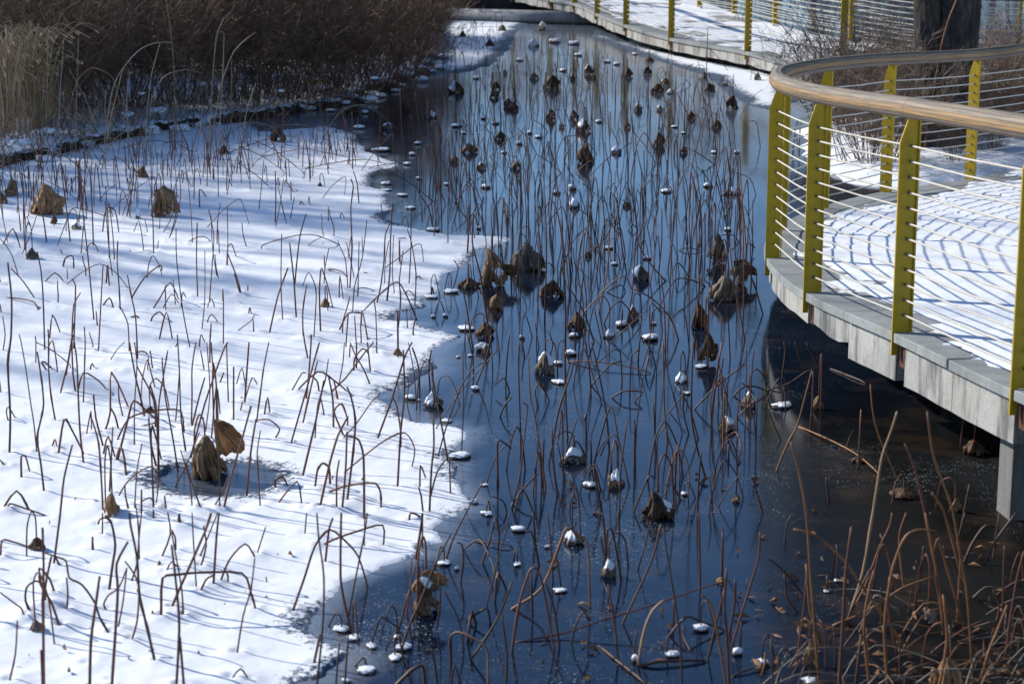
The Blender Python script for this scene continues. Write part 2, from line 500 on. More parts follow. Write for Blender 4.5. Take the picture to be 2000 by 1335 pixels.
# ------------------------------------------------------------------ traced stems: crop offset + polylines in quarter pixels, foot first
T = {}
T['snow', 0, 334] = """735,1180 705,860 680,600 655,400 630,100 600,-60|350,1411 335,960 320,780 290,630|72,2231 80,1900 60,1500 85,1300 90,1000 60,715
768,1426 790,1000 805,730|940,1105 930,900 915,700 920,545|855,710 845,420 825,120|880,830 850,600 820,235|895,715 880,480 850,240|1200,655 1195,400 1180,170
15,595 100,450 165,625|440,610 530,360 570,290 660,300 820,350|630,675 650,450 665,350|165,670 250,460 330,200|490,775 510,680 570,665 578,790|335,885 430,795 510,885
500,905 640,790 780,725 900,790 1010,930|830,890 840,740 855,915|1015,1015 1130,830 1255,735 1265,780|1140,830 1300,890 1480,1010|1175,1110 1250,990 1330,870 1400,1020
1490,1411 1430,1100 1380,700 1375,450|1505,580 1490,300 1460,0|1545,1000 1535,700 1540,400|1575,1260 1600,1000 1600,620|1635,1045 1660,700 1670,500 1630,300
1775,770 1780,600 1775,270|1600,460 1760,290 1870,215 1900,270 1950,435|1930,610 1900,500 1890,405|1550,795 1720,930 1930,1075|0,995 120,990 260,1020 305,1110
280,1010 180,860 85,760|385,1335 410,1125 475,1280|560,1340 575,1050 630,950|575,1400 590,900 565,845|1075,1500 1060,1150 1020,950 995,810|1010,1440 1000,1200 960,1100 930,1050
790,1075 855,990 890,1085|985,1165 1060,1130 1105,1175|1170,1215 1190,1140 1250,1100 1300,1175|1240,1340 1300,1100 1350,1340|1265,1090 1340,960 1395,1030|1435,580 1530,520 1600,515 1650,555
1310,555 1370,400 1410,200 1400,0|945,380 1010,180 1020,0|940,165 920,0 900,-120|655,660 700,570 740,570 775,655|550,570 530,380 500,150 480,0|165,500 140,250 110,0|365,570 340,380 300,200 280,40
195,640 185,400 185,130|65,580 30,400 0,250|150,850 90,650 0,525|800,490 830,290 900,310 930,495|1425,110 1440,10 1500,140|1560,300 1560,140 1610,200|1695,600 1700,400 1720,250|1715,870 1690,760 1680,650
1770,770 1780,590 1810,570 1850,690|1890,985 1850,830 1780,650|1745,1380 1745,1000 1740,920|1820,1275 1960,1170 1990,1120|600,430 640,210 620,-100|730,610 720,300 700,-40|985,380 1040,100 1040,-90
1245,470 1250,250 1200,40|1265,500 1340,360 1380,150|1315,555 1380,300 1370,-30|1700,850 1660,600 1650,350|1880,980 1830,800"""
T['snow', 500, 334] = """720,960 700,700 660,600 640,545|730,960 750,600 740,300 760,120 740,60|1195,890 1210,600 1210,290|1240,1065 1250,800 1215,560 1180,450|1020,1040 1045,800 1050,560 1065,250|1085,975 1065,800 1075,500
940,1050 970,920 1000,700 1010,500 1050,400|970,780 1100,690 1240,580 1290,575 1310,725|1110,1240 1130,1000 1120,850 1150,620|755,1110 770,900 830,680 865,385|45,630 50,580 200,530 370,495 500,510 665,590
315,1160 295,850 262,560|300,920 320,700 345,500 390,335|210,1180 195,900 200,490|150,420 155,200 150,0|245,440 210,300 170,100|265,400 300,200|100,1290 170,980 250,755|370,1335 365,1100 395,890
450,1335 470,1000 460,890 410,790 365,895|505,1275 495,950 505,770|605,1090 560,900 510,755 500,850|530,900 540,750 570,600|535,790 600,765 680,790 715,860|650,1010 655,820 685,1030|795,1000 800,780 805,550
770,855 740,700 705,555|795,965 805,915 870,915 945,955|1255,1165 1180,980 1100,865 960,970 830,1110|1165,980 1190,930 1255,1000|1370,970 1378,905 1388,970|1395,1130 1435,1010 1475,1120|1535,940 1580,760 1545,695
1650,655 1665,400 1670,250|1500,580 1500,250 1520,80|1390,525 1410,320 1440,40|1830,1340 1780,1000 1750,800 1690,560 1700,340|1740,990 1700,800 1690,540|510,230 600,110 700,45 690,200|805,265 790,100 760,0
345,285 350,235 385,285|405,275 415,200 425,290|658,385 665,325 700,390|225,130 230,75 305,190|275,250 272,80|1185,1245 1175,1080|640,1270 720,1110 820,1110|820,1225 830,1090 875,1340|700,1400 720,1110
785,1380 770,1130|945,1380 935,1100 920,1000|1140,420 1165,350 1190,425|1380,445 1350,290 1270,170 1255,50|1480,265 1450,180 1400,100|1860,490 1865,300 1930,210 1960,490|845,820 850,790 905,830|1230,860 1270,820 1295,855
1095,555 1120,525 1175,525|20,325 45,100 60,-80|150,460 190,250 215,60|1695,1400 1640,1040 1600,860|1005,900 1010,700 1040,540"""
T['ice', 1000, 334] = """115,560 110,300 95,60|180,290 180,100 165,0|70,270 60,100 0,0|65,1000 60,700 65,430|190,1340 205,1000 210,700 205,270|255,1160 270,600 255,190|330,780 300,600 290,450 315,445|420,1400 420,1000 395,600 380,370
450,1000 430,740 400,560 390,400|530,1340 520,1180 580,600 610,300 640,0|500,660 510,500 505,350|560,450 530,180 510,140|570,290 540,200 530,140|725,660 720,360 700,140|805,660 830,350 860,0|800,680 800,400 805,0
895,800 860,600 830,300 810,200|980,470 950,250 910,120|955,230 950,30|1035,500 1020,200 1010,0|1140,290 1115,150 1090,0|1245,450 1240,250 1210,0|1290,680 1270,600 1220,500|1215,1335 1235,900 1260,400 1280,70|1365,380 1340,80
1455,310 1430,150 1400,0|1480,620 1480,350 1450,200 1400,20|1570,480 1560,300 1570,220 1610,330|1645,260 1620,80 1590,-40|1760,350 1760,150 1780,20|1810,1080 1810,700 1805,400 1790,40|1905,190 1860,60 1740,10|1700,580 1670,400 1640,250 1590,50
1385,1300 1390,850 1420,450|1460,1100 1460,900 1470,700|1145,800 1170,550 1170,290|685,770 690,640 620,400|720,1195 780,1060 860,1020 1000,1215|740,945 850,890 885,940|1200,860 1100,750 1000,600 990,500 1060,385|910,465 945,420 980,460
780,1335 900,1220 1060,1080|520,1160 620,1040 760,890 880,820 940,930|1300,1320 1240,1150 1100,1000 950,920|640,1335 560,1100 440,900|700,1335 640,1060|680,1100 740,800 760,560 760,480|650,610 760,480|30,930 40,840 60,650
900,1180 940,950 960,650 990,540|1080,1280 1075,1060 1100,1030 1180,1130|1385,840 1340,760 1290,715 1280,830|1510,900 1400,850 1290,840 1220,930 1150,1080|1510,1335 1560,900 1600,700 1610,380|1820,1330 1780,1100 1740,880 1700,600|1830,640 1840,560 1900,600
1960,1120 1890,880 1820,710|1770,555 1730,500 1640,500|1305,620 1370,600 1480,630|410,1400 420,1100 400,780|440,620 470,400 520,280|100,720 130,560 60,470|390,780 470,560 545,470|1260,900 1240,560 1230,300|1200,1400 1190,1050 1160,800"""
T['snow', 0, 668] = """290,890 265,640 240,480 200,200 165,0 150,-60|345,1185 320,960 290,750 320,600 340,480 325,300 290,75|435,630 400,430 380,220 380,0 375,-100|465,430 520,200 555,0 575,-150|510,285 550,60 570,-60
600,430 650,240 770,300 845,395|655,965 625,700 610,400 600,150 580,0|595,420 570,250 560,0|280,190 280,0 275,-50|555,220 540,170 400,60 280,0|650,495 660,200 665,0 658,-120|380,245 325,160 350,155 400,200 415,240
70,640 50,550 65,505 135,625|400,845 430,755 447,840|455,890 500,600 560,680 660,890|168,1085 165,890 200,890 235,1030|50,995 0,920 -20,1000|0,1340 130,1160 235,1335|70,1335 75,1260 180,1290 400,1382|415,1775 470,1340 500,1060 565,800
670,755 710,540 715,715|805,1335 790,1050 770,790 730,640 700,560|810,830 750,600 730,410|805,740 860,550 870,235 1010,530|930,705 900,580 860,505|965,600 930,450 925,320|805,890 845,735 905,930|855,1190 870,900 880,660
1050,825 1050,500 1070,180 1050,0|905,795 1000,600 1150,545 1280,525 1415,540 1440,740|910,955 1000,600 1045,455 1150,540 1240,620|1135,605 1090,400 1060,280 1010,0|1215,690 1200,450 1070,190|1240,1020 1230,700 1215,480 1170,330
1240,910 1240,500 1270,300 1310,65|1215,370 1180,240 1150,140 1110,300 1100,540|1390,1010 1350,750 1290,420 1265,120|1455,880 1415,600 1400,200 1385,-60|1370,640 1390,400 1400,250|1495,690 1500,400 1500,200 1530,0
1640,175 1640,0 1650,-150|1670,275 1655,100 1650,0|1785,495 1775,200 1770,0|1825,640 1825,190|1910,500 1930,200 1945,0|1870,575 1895,465|1910,470 1970,275 2010,330|1840,360 1890,200 1920,370|1925,1220 1960,850 2000,600
1600,730 1640,400 1615,0|1490,700 1550,450 1600,275|1485,920 1600,480 1750,50 1780,0|1650,780 1690,340 1720,560|1710,340 1750,235|1370,1130 1460,950 1560,700|1505,1335 1480,1080 1410,840|1580,1335 1500,1100 1450,940
1715,1335 1715,1000 1690,600 1690,340|1740,1335 1820,1000 1890,760 1960,500|1645,1335 1720,1200 1790,1050|920,1220 980,1110 1070,1020 1185,970 1240,1060 1220,1280|1050,1335 1070,1000 1110,790|1105,1370 1105,1150
1010,1335 980,1200 975,1110|1200,1335 1185,900 1160,590|1300,1335 1285,1200|1225,985 1180,800 1190,650 1265,940|985,1055 970,900 940,815 905,950|685,1285 745,1240 770,1275|1060,1300 1110,1240 1180,1215 1215,1320
925,250 940,238 960,250|1070,690 1100,655 1240,625|845,170 920,50 975,0|1060,120 1090,70 1140,80 1160,140|1355,70 1390,0|10,420 0,330 -20,200|20,90 40,-60 20,-200"""
T['snow', 500, 668] = """0,660 40,350 60,200 100,0|390,460 410,280 430,0 430,-60|265,820 400,350 440,200 495,0|360,665 430,350 480,150|410,155 380,0 370,-80|265,410 360,240 390,240|300,405 480,230 600,290 720,400|495,420 480,310 440,270
460,775 480,500 540,300 565,130|605,685 600,450 565,260|640,460 620,350 605,290|645,350 680,150 690,0|895,345 840,210 780,110 735,0|895,245 880,100 870,0|785,235 785,0|945,110 940,0|730,140 735,20|765,245 770,130 835,50 880,90
565,410 700,280 850,80 920,0|360,1070 430,770 470,600 530,300|535,590 520,500 500,420|700,770 650,650 610,540 670,480 715,600 715,680|645,790 780,640 900,470 965,410|710,1260 760,850 775,600 740,420 710,350|940,780 1060,450 1160,120 1220,0
1130,840 1130,700 1100,500 1065,430|1105,1150 1130,700 1160,400 1150,60|650,1055 830,900 1000,770 1160,705 1240,830 1215,1000|845,1400 840,900 800,760 715,735|490,1335 570,970 640,730 720,580|580,1140 570,980 520,945 480,1000 460,1165
630,1340 630,1050 650,920|670,1340 700,1000 710,700|595,1100 600,1040|520,1195 640,1140 760,1110 930,1100 975,1180 975,1320|155,1160 150,1080 210,1050 250,1140|160,1280 320,1085 360,1305|35,1310 15,1000 10,850 35,690
130,780 185,680 100,605 0,610|60,600 90,430 110,580|385,1335 430,1285 470,1335|1280,1150 1285,960 1325,1060"""
T['ice', 500, 668] = """1215,625 1180,480 1190,300 1120,240|1280,445 1270,200 1220,40|1255,510 1235,250 1190,0|1360,360 1350,200 1370,60|1400,690 1500,520 1650,320 1900,50|1420,900 1490,650 1600,350 1700,200 1820,150|1500,940 1450,650 1400,400 1370,230
1590,490 1550,350 1500,265 1440,280 1420,400|1605,870 1620,500 1615,50|1520,1195 1510,900|1360,1215 1420,1000 1490,910|1355,1335 1370,1000 1390,800 1385,600|1305,1335 1290,1200 1270,1130|1890,1120 1885,840 1900,760 1995,830
1640,1335 1780,1080|1905,580 1950,480 2000,430|1800,1110 1870,900 1990,760|1960,1330 1930,1240 1840,1200|1700,250 1690,100 1650,-60|1850,240 1840,60 1830,-100|1950,350 1960,150 1980,-60|1980,390 1940,280 1870,330|1630,20 1640,-180|1720,330 1790,160 1840,-60"""
T['ice', 1000, 668] = """70,840 60,500 50,160 60,0|0,1300 60,1050 100,700 120,500 80,470|265,1140 220,850 180,600 140,400 130,100|435,750 420,450 410,0|310,870 350,600 400,420 460,250 480,150|410,1090 380,900 350,770|355,1185 330,1000 310,680
240,1000 250,750|420,870 470,720 510,595|570,890 530,800 490,770 495,830|620,430 600,200 580,0|760,830 735,550 680,250 620,0|625,1000 690,750 775,495 830,750 915,1130|620,900 615,750|830,980 830,780 800,720 720,780 650,920
700,1320 650,1050 640,950|860,310 845,80 790,60 640,190|430,155 700,155 900,190 1080,245|780,435 880,380 1020,390 960,465|920,400 935,100 1000,60|1120,605 1130,200 1160,0|1215,790 1190,500 1180,0|1330,720 1270,450 1230,300 1180,0
1380,720 1340,550 1335,350|1455,760 1400,550 1330,400|1510,1055 1440,800 1400,550 1415,0|1560,640 1590,350 1640,0|1720,630 1660,350 1610,150|1650,550 1640,250|1820,690 1830,300 1830,0|1860,690 1870,300 1890,50
1680,755 1750,700 1790,820 1760,960|1730,420 1820,345 1920,350 2000,400|1760,590 1870,480 1980,400|1200,1180 1250,950 1300,830 1370,930 1385,1100 1375,1200|1140,1150 1135,750 1205,650|950,1325 1010,1180 1070,1045 1120,1060
1320,1235 1240,1090|1545,1250 1600,1050 1660,915 1750,1030 1805,1220|1450,1335 1460,1050 1480,860|1610,1285 1700,1130 1790,1025|1540,1335 1560,1200 1540,1040|1960,1335 1900,1130 1870,1040|20,1335 80,1145 165,1335
450,1320 475,1180 505,1240|840,1335 850,1000 900,610|200,510 180,380 220,320 290,460|1000,250 1060,60 1090,-100|1040,260 1080,60 1120,190|210,40 180,-150|300,90 320,20 290,-80|700,480 600,150 560,-100"""
T['tan', 1000, 668] = """1230,545 1360,380|1425,525 1600,340 1820,170|620,340 760,180 850,150"""
T['snow', 0, 1001] = """870,975 780,820 740,700 640,560 540,505 515,375 430,340 350,310|515,800 530,650 520,505|5,365 15,215 100,225 225,265|205,875 170,750 120,710 0,620|70,1335 120,1100 135,840|470,915 410,720 340,600 310,540 305,430
435,665 390,520 310,430 320,540|310,780 340,600 335,120|365,770 350,600 400,340|270,845 200,690 210,580 280,530 340,560|450,575 350,545 265,545|335,1500 320,1070|345,1500 335,700 340,400 330,115|485,455 430,340|725,320 722,185
800,200 800,0|765,110 780,50 830,40 885,95|850,625 880,400 900,250 870,80 820,20|845,785 810,715 850,640 930,580 990,430|700,1400 710,1000 750,700 778,495|870,1400 900,950 920,600 910,400 1000,225|915,940 960,700 990,430
1020,1025 1070,850 1085,600 1050,480 975,375|1215,1190 1150,900 1090,650 1070,350 1020,100 1010,0|1015,570 1070,400 1085,200 1105,0|1090,400 1080,100 1060,-60|1200,65 1198,-20|1250,380 1330,170 1310,0|1260,835 1270,510 1400,480 1550,465 1890,470 1960,620 2000,770
1285,500 1340,380 1405,470|1370,320 1370,200 1340,130|1390,120 1400,10 1415,135|1535,605 1510,200 1500,0|1430,830 1420,600 1340,150|1375,1400 1400,900 1380,600 1340,250|1440,1400 1405,970|1330,770 1400,600 1600,150 1650,0
1550,375 1620,200 1700,0|1560,455 1610,260 1590,100|1665,600 1690,200 1710,0|1710,575 1790,370 1915,240 1990,340|1555,645 1610,520 1670,485|1780,575 1780,490 1750,430|1850,1110 1900,800 1960,600 1990,350|1800,1320 1880,1215 1950,1335
680,1200 750,1210 855,1335|1440,120 1550,118 1645,130"""
T['snow', 500, 1001] = """285,775 380,500 460,260 575,130 700,220 800,340 870,580|465,290 600,210 800,140 990,95 995,270|0,350 75,110|380,190 395,0|470,1400 520,900 530,500 490,200 475,0|540,400 570,130 600,40|450,1190 500,950|745,930 690,700 660,500 665,0
710,880 760,600 800,400 850,150 870,0|845,280 850,0|1250,360 1290,100 1300,0|1300,270 1300,0|1195,75 1210,0 1290,45"""
T['ice', 500, 1001] = """620,1400 650,1010|690,1400 720,950|905,1010 940,900 980,810 1110,895|775,1200 835,1130 860,1190|1130,1090 1200,880 1290,680 1400,400 1520,170|1240,900 1210,700 1215,350|1110,930 1200,600|1420,1400 1400,1200 1370,1060|1620,1070 1610,950 1570,800 1470,610
1410,910 1440,700 1430,500|1485,370 1540,200 1640,0|1600,540 1620,380 1610,250 1570,230|1620,290 1750,210 1850,400 1860,480|1720,230 1900,235 2000,280|1770,390 1830,200 1870,40 1900,150 1890,320|1800,730 1870,450 1950,150 1980,0
1865,680 1890,470 1955,610|1675,1150 1780,1000 1900,800 2000,540|1525,1170 1520,970 1590,930 1770,1020 1810,1100 1810,1400|1720,870 1680,760 1660,950|1650,850 1800,740 1830,860|1520,1400 1550,1180 1610,1400|1950,1400 1960,1100 1920,800|1220,1000 1180,760 1240,420"""
T['tan', 500, 1001] = """1070,1380 1200,1240 1300,1190 1320,1335|1650,1000 1690,760"""
T['ice', 1000, 1001] = """320,540 300,200 275,0|210,410 180,250 150,150 110,145|0,1080 60,700 140,450 190,430 240,560 330,1080|370,1050 330,750 260,540|0,750 230,590 380,230 430,115 520,170 590,230 610,740|380,570 370,480 345,330|160,800 150,480|735,400 720,100 705,0
725,360 690,180|850,540 830,380 780,130 745,130 740,340|840,150 830,0|830,1160 800,850 750,560|865,865 980,620 1100,350 1165,90|985,450 1040,250 1085,60|1330,1400 1310,950 1250,550 1180,120|1260,930 1265,680
30,1010 400,940 700,840 1000,750 1300,650 1470,590 1640,540 1700,530 1780,790|465,1015 500,870 560,770 600,840|1470,620 1465,200 1460,0|1530,1150 1600,850 1660,600|1680,1400 1600,900 1550,700 1480,640|1700,940 1740,700 1745,520
1720,1040 1790,800 1900,450 1930,330 1940,150|950,1130 970,920|1230,960 1360,810 1480,850 1650,920|1340,880 1340,990 1390,1080|1210,1120 1220,960|1785,1050 1790,850|180,210 165,0"""
T['orange', 1000, 1001] = """1700,1420 1680,950 1660,700 1680,430"""
T['tan', 1000, 1001] = """985,1190 1040,900 1100,760 1190,680|680,1040 830,1190 1040,1340|1000,1200 1150,1160 1500,1165|1720,1280 1850,1220 2000,1200"""
T['orange', 1500, 668] = """70,1000 150,800 230,650 290,430 345,220|330,690 350,430 355,230|240,660 500,770 700,880 860,1030|400,2680 340,1900 300,1335 240,1000 180,780|100,770 50,650 0,520|1005,1060 870,740 820,550 800,330
1380,2270 1290,1700 1220,1300 1150,1000 1070,790|1600,2640 1560,2000 1500,1650 1440,1300 1330,1000 1280,830 1245,540|620,810 640,740 665,690|475,1250 455,1055|1560,2000 1380,1335 1280,1170|1500,1500 1530,1335 1575,1110|490,210 600,265 760,325"""
T['tan', 1500, 668] = """620,2180 740,1800 820,1335 890,900 960,700 1010,540"""
T['ice', 1500, 668] = """110,280 135,80 125,0|290,220 240,100 210,0|375,160 300,0|160,360 110,250 50,170 0,140|0,370 150,330 300,230 450,180|0,450 60,320 90,280"""
T['orange', 1500, 1001] = """650,780 760,570 870,270 950,100 970,0|550,1500 590,800 610,450 655,110|1060,570 1030,300 1030,150 1080,0|940,1400 910,900 960,500 1030,270 1100,160 1200,130 1320,145|130,240 150,80 180,20
510,880 700,800 880,700 1060,580 1290,500|800,1400 750,900 790,600 830,450|800,1190 770,900|680,1400 730,950|1370,950 1340,600 1230,0|1520,890 1450,600 1390,400 1330,200 1300,300|1570,700 1450,400 1370,260
1480,240 1500,150 1540,0|1760,350 1810,0|1640,1400 1720,1100 1800,900 1870,720|1860,1110 1890,850 1950,500 2000,300|1750,950 1810,750 1760,600|230,780 150,660 130,480|260,620 130,460 0,350
220,1180 280,750 300,520|80,1400 90,1100 130,1060 200,1110|40,1400 25,980|600,1400 620,1270|1120,1130 900,800 700,520 600,380 380,180 200,130|1010,1100 960,860 940,700 950,500|1330,1400 1400,1000 1370,640|410,1000 330,760 300,400"""
T['tan', 1500, 1001] = """560,1100 680,920 820,740|1535,380 1620,200 1700,100 1770,110|1690,400 1790,200 1940,0|1060,1400 1100,1230 1300,1160|610,870 700,640 800,440|1900,1400 1950,1280 2020,1240"""
T['ice', 500, 0] = """75,1200 85,900 60,700|190,1335 210,1000 215,830|140,1220 140,900 130,650|540,1300 530,1050 510,900 500,820|755,1335 755,1000 750,880|1100,1335 1075,1180 1070,1040|975,1280 930,1180 915,1060|1170,1270 1140,1000 1125,700
1260,1335 1230,1000 1210,900|1310,1240 1280,1000 1240,720|1370,1335 1340,1000 1340,780|1440,1310 1430,1000 1360,940|1440,1200 1440,1000 1405,870|1495,460 1510,200 1500,-40|1500,900 1480,700 1460,540 1420,640|1460,860 1425,650
1580,1335 1590,1000 1580,850|1900,440 1900,150|1790,750 1800,450|1740,1100 1700,900 1630,795|1735,1250 1730,900 1750,770|1860,1230 1830,1050 1780,980|1990,1335 1900,1100 1800,740|1535,415 1600,330 1750,100|1560,620 1550,470|1390,640 1400,440"""
T['ice', 1000, 0] = """250,1300 260,700 285,460|340,1240 400,1080 520,1060|420,1080 400,700 410,500|575,380 570,150 545,20|470,280 480,150 515,55|450,300 430,120 395,90|370,240 350,200 335,140|630,1050 610,700 600,560|650,380 670,200 670,90
720,1240 700,900 680,760|770,1220 750,900 740,560|905,1290 905,900 910,780|960,1330 940,1000 920,800|1060,1000 1065,700 1060,560|1150,1280 1110,1100|1220,1240 1220,900 1180,720 1140,600|1350,1050 1350,700 1360,540 1420,500
1430,980 1350,850 1290,730|1600,1200 1560,900 1520,600 1530,220|1760,1270 1680,1000 1600,750 1540,560|1760,690 1700,600 1650,590 1640,680|1780,910 1890,750 1960,700|1470,540 1450,450 1480,330|1690,560 1600,440 1540,380
880,520 800,220 830,330|1940,1150 1910,960 1860,940|1480,1040 1540,930 1620,760|1010,900 980,760 970,660|560,820 600,680 640,640|190,1200 130,1080 40,1000|405,1250 470,1130 530,1060"""

SMOOTH_SUB = 3
def smooth_path(P):
    """light Catmull-Rom rounding that keeps the knees of broken stems"""
    if len(P) < 3: return P
    Q = []
    n = len(P)
    for i in range(n-1):
        p0 = P[max(i-1, 0)]; p1 = P[i]; p2 = P[i+1]; p3 = P[min(i+2, n-1)]
        for k in range(SMOOTH_SUB):
            t = k/SMOOTH_SUB
            m1 = (p2-p0)*0.42; m2 = (p3-p1)*0.42
            L = (p2-p1).length
            if m1.length > L: m1 = m1*(L/m1.length)
            if m2.length > L: m2 = m2*(L/m2.length)
            a = 2*t**3-3*t**2+1; b = t**3-2*t**2+t; c = -2*t**3+3*t**2; d = t**3-t**2
            Q.append(p1*a+m1*b+p2*c+m2*d)
    Q.append(P[-1])
    return Q

class Stem: pass
stems = []
rnd = random.Random(11)
def add_px_stem(pts, kind, r=None):
    (x0, y0), (x1, y1) = pts[0], pts[-1]
    # small lift where the foot stands in snow
    g0 = ground(x0, y0, 0.0)
    top = min(p[1] for p in pts)
    H = y0-top
    s = Stem()
    foot2 = len(pts) > 2 and (y1-top) > 0.55*max(H, 1) and (y0-y1) < 0.55*max(H, 1) or H < 0.30*abs(x1-x0) or (y1 > y0)
    if foot2:
        g1 = ground(x1, y1, 0.0)
        Y0, Y1 = g0.y, g1.y
    else:
        Y0 = g0.y; Y1 = Y0
    # arc length blend of depth
    L = [0]
    for a, b in zip(pts, pts[1:]): L.append(L[-1]+math.hypot(b[0]-a[0], b[1]-a[1]))
    tot = max(L[-1], 1e-6)
    P = []
    for (x, y), l in zip(pts, L):
        p = at_depth(x, y, Y0+(Y1-Y0)*l/tot)
        if p.z < 0.006 and l > 0: p.z = 0.006
        P.append(p)
    # the foot goes a little under the surface
    P = [P[0]+Vector((0, 0, -0.03))]+[P[0]]+P[1:] if not foot2 or len(pts) == 2 else [P[0]+Vector((0, 0, -0.03))]+[P[0]]+P[1:]
    if foot2 and P[-1].z < 0.03: P.append(P[-1]+Vector((0, 0, -0.04)))
    s.P = P; s.kind = kind; s.px = (x0, y0); s.base = g0; s.foot2 = (P[-1] if foot2 else None)
    s.size = tot; s.H = H; s.dx = x1-x0
    s.r = r or {'snow': 0.0050, 'ice': 0.0046, 'orange': 0.0054, 'tan': 0.0054}[kind]*rnd.uniform(0.72, 1.25)
    xs = [p[0] for p in pts]
    if foot2 and H > 0.3*(max(xs)-min(xs)): s.shape = 'arched'
    elif foot2: s.shape = 'fallen'
    else:
        # bend measure
        ax = x1-x0; ay = y1-y0; ll = max(math.hypot(ax, ay), 1)
        dev = max(abs((p[0]-x0)*ay-(p[1]-y0)*ax)/ll for p in pts)
        if y1-top > 0.15*H: s.shape = 'hooked'
        elif dev > 0.12*ll: s.shape = 'crooked'
        elif abs(ax) > 0.38*H: s.shape = 'slanting'
        else: s.shape = 'upright'
    stems.append(s)
for (kind, ox, oy), txt in T.items():
    for poly in txt.replace('\n', '|').split('|'):
        poly = poly.strip()
        if not poly: continue
        pts = [tuple(float(q) for q in t.split(',')) for t in poly.split()]
        pts = [(ox+x/4.0, oy+y/4.0) for x, y in pts]
        add_px_stem(pts, kind)
N_TRACED = len(stems)

# further stems, set out on the pond by chance in the places where the photograph is dense with them
def add_world_stem(X, Y, kind, hmin=0.2, hmax=0.6):
    b = Vector((X, Y, 0.0))
    h = rnd.uniform(hmin, hmax)*rnd.choice((1, 1, 0.75, 0.5))
    a = rnd.uniform(0, 2*math.pi); d = Vector((math.cos(a), math.sin(a), 0))
    q = rnd.random()
    if q < 0.5:
        lean = rnd.uniform(0, 0.22)*h; c = rnd.uniform(-0.06, 0.06)*h
        P = [b+Vector((0, 0, -0.03)), b, b+d*(lean*0.3+c)+Vector((0, 0, h*0.4)), b+d*(lean*0.7)+Vector((0, 0, h*0.75)), b+d*lean+Vector((0, 0, h))]
        sh = 'upright'
    elif q < 0.72:
        w = rnd.uniform(0.12, 0.4)*h+0.03; h *= 0.7
        P = [b+Vector((0, 0, -0.03)), b, b+d*w*0.2+Vector((0, 0, h*0.7)), b+d*w*0.5+Vector((0, 0, h)), b+d*w*0.9+Vector((0, 0, h*0.55)), b+d*w*1.1+Vector((0, 0, 0.0))]
        sh = 'arched'
    elif q < 0.9:
        w = rnd.uniform(0.2, 0.5)*h
        P = [b+Vector((0, 0, -0.03)), b, b+d*w*0.15+Vector((0, 0, h*0.6)), b+d*w*0.35+Vector((0, 0, h*0.95)), b+d*w*0.8+Vector((0, 0, h*rnd.uniform(0.45, 0.8)))]
        sh = 'hooked'
    else:
        w = rnd.uniform(0.6, 1.1)*h; h *= 0.6
        P = [b+Vector((0, 0, -0.03)), b, b+d*w*0.5+Vector((0, 0, h*0.6)), b+d*w+Vector((0, 0, h))]
        sh = 'slanting'
    s = Stem(); s.P = P; s.kind = kind; s.px = project(b); s.base = b; s.foot2 = None; s.shape = sh
    pp = [project(p) for p in P]
    s.size = sum(math.hypot(q2[0]-q1[0], q2[1]-q1[1]) for q1, q2 in zip(pp, pp[1:]))
    s.H = s.px[1]-min(p[1] for p in pp); s.dx = pp[-1][0]-pp[0][0]
    s.r = rnd.uniform(0.0036, 0.0052)
    stems.append(s)
def scatter_px(n, quad, kind, hmin, hmax, ok=lambda x, y: True):
    k = 0
    while k < n:
        u, v = rnd.random(), rnd.random()
        (xa, ya), (xb, yb), (xc, yc), (xd, yd) = quad   # top-left, top-right, bottom-right, bottom-left
        x = (xa*(1-u)+xb*u)*(1-v)+(xd*(1-u)+xc*u)*v
        y = (ya*(1-u)+yb*u)*(1-v)+(yd*(1-u)+yc*u)*v
        if not ok(x, y): continue
        g = ground(x, y)
        add_world_stem(g.x, g.y, kind, hmin, hmax)
        k += 1
scatter_px(290, [(860,150),(1430,185),(1465,430),(800,430)], 'ice', 0.22, 0.66)
scatter_px(110, [(870,60),(1190,90),(1440,200),(860,160)], 'ice', 0.2, 0.5)
scatter_px(85, [(880,430),(1470,430),(1480,560),(960,560)], 'ice', 0.25, 0.62)
scatter_px(40, [(960,560),(1480,560),(1480,900),(1000,1000)], 'ice', 0.15, 0.42)
scatter_px(210, [(0,345),(640,245),(760,330),(0,470)], 'snow', 0.18, 0.6)
scatter_px(40, [(0,470),(760,420),(860,700),(0,760)], 'snow', 0.10, 0.3)
scatter_px(14, [(1500,240),(1560,220),(1590,330),(1500,430)], 'ice', 0.2, 0.5)
scatter_px(16, [(1560,1100),(2000,1120),(2000,1335),(1560,1335)], 'orange', 0.12, 0.4)
scatter_px(12, [(-200,1000),(-20,1000),(-20,1335),(-300,1335)], 'snow', 0.3, 0.6)

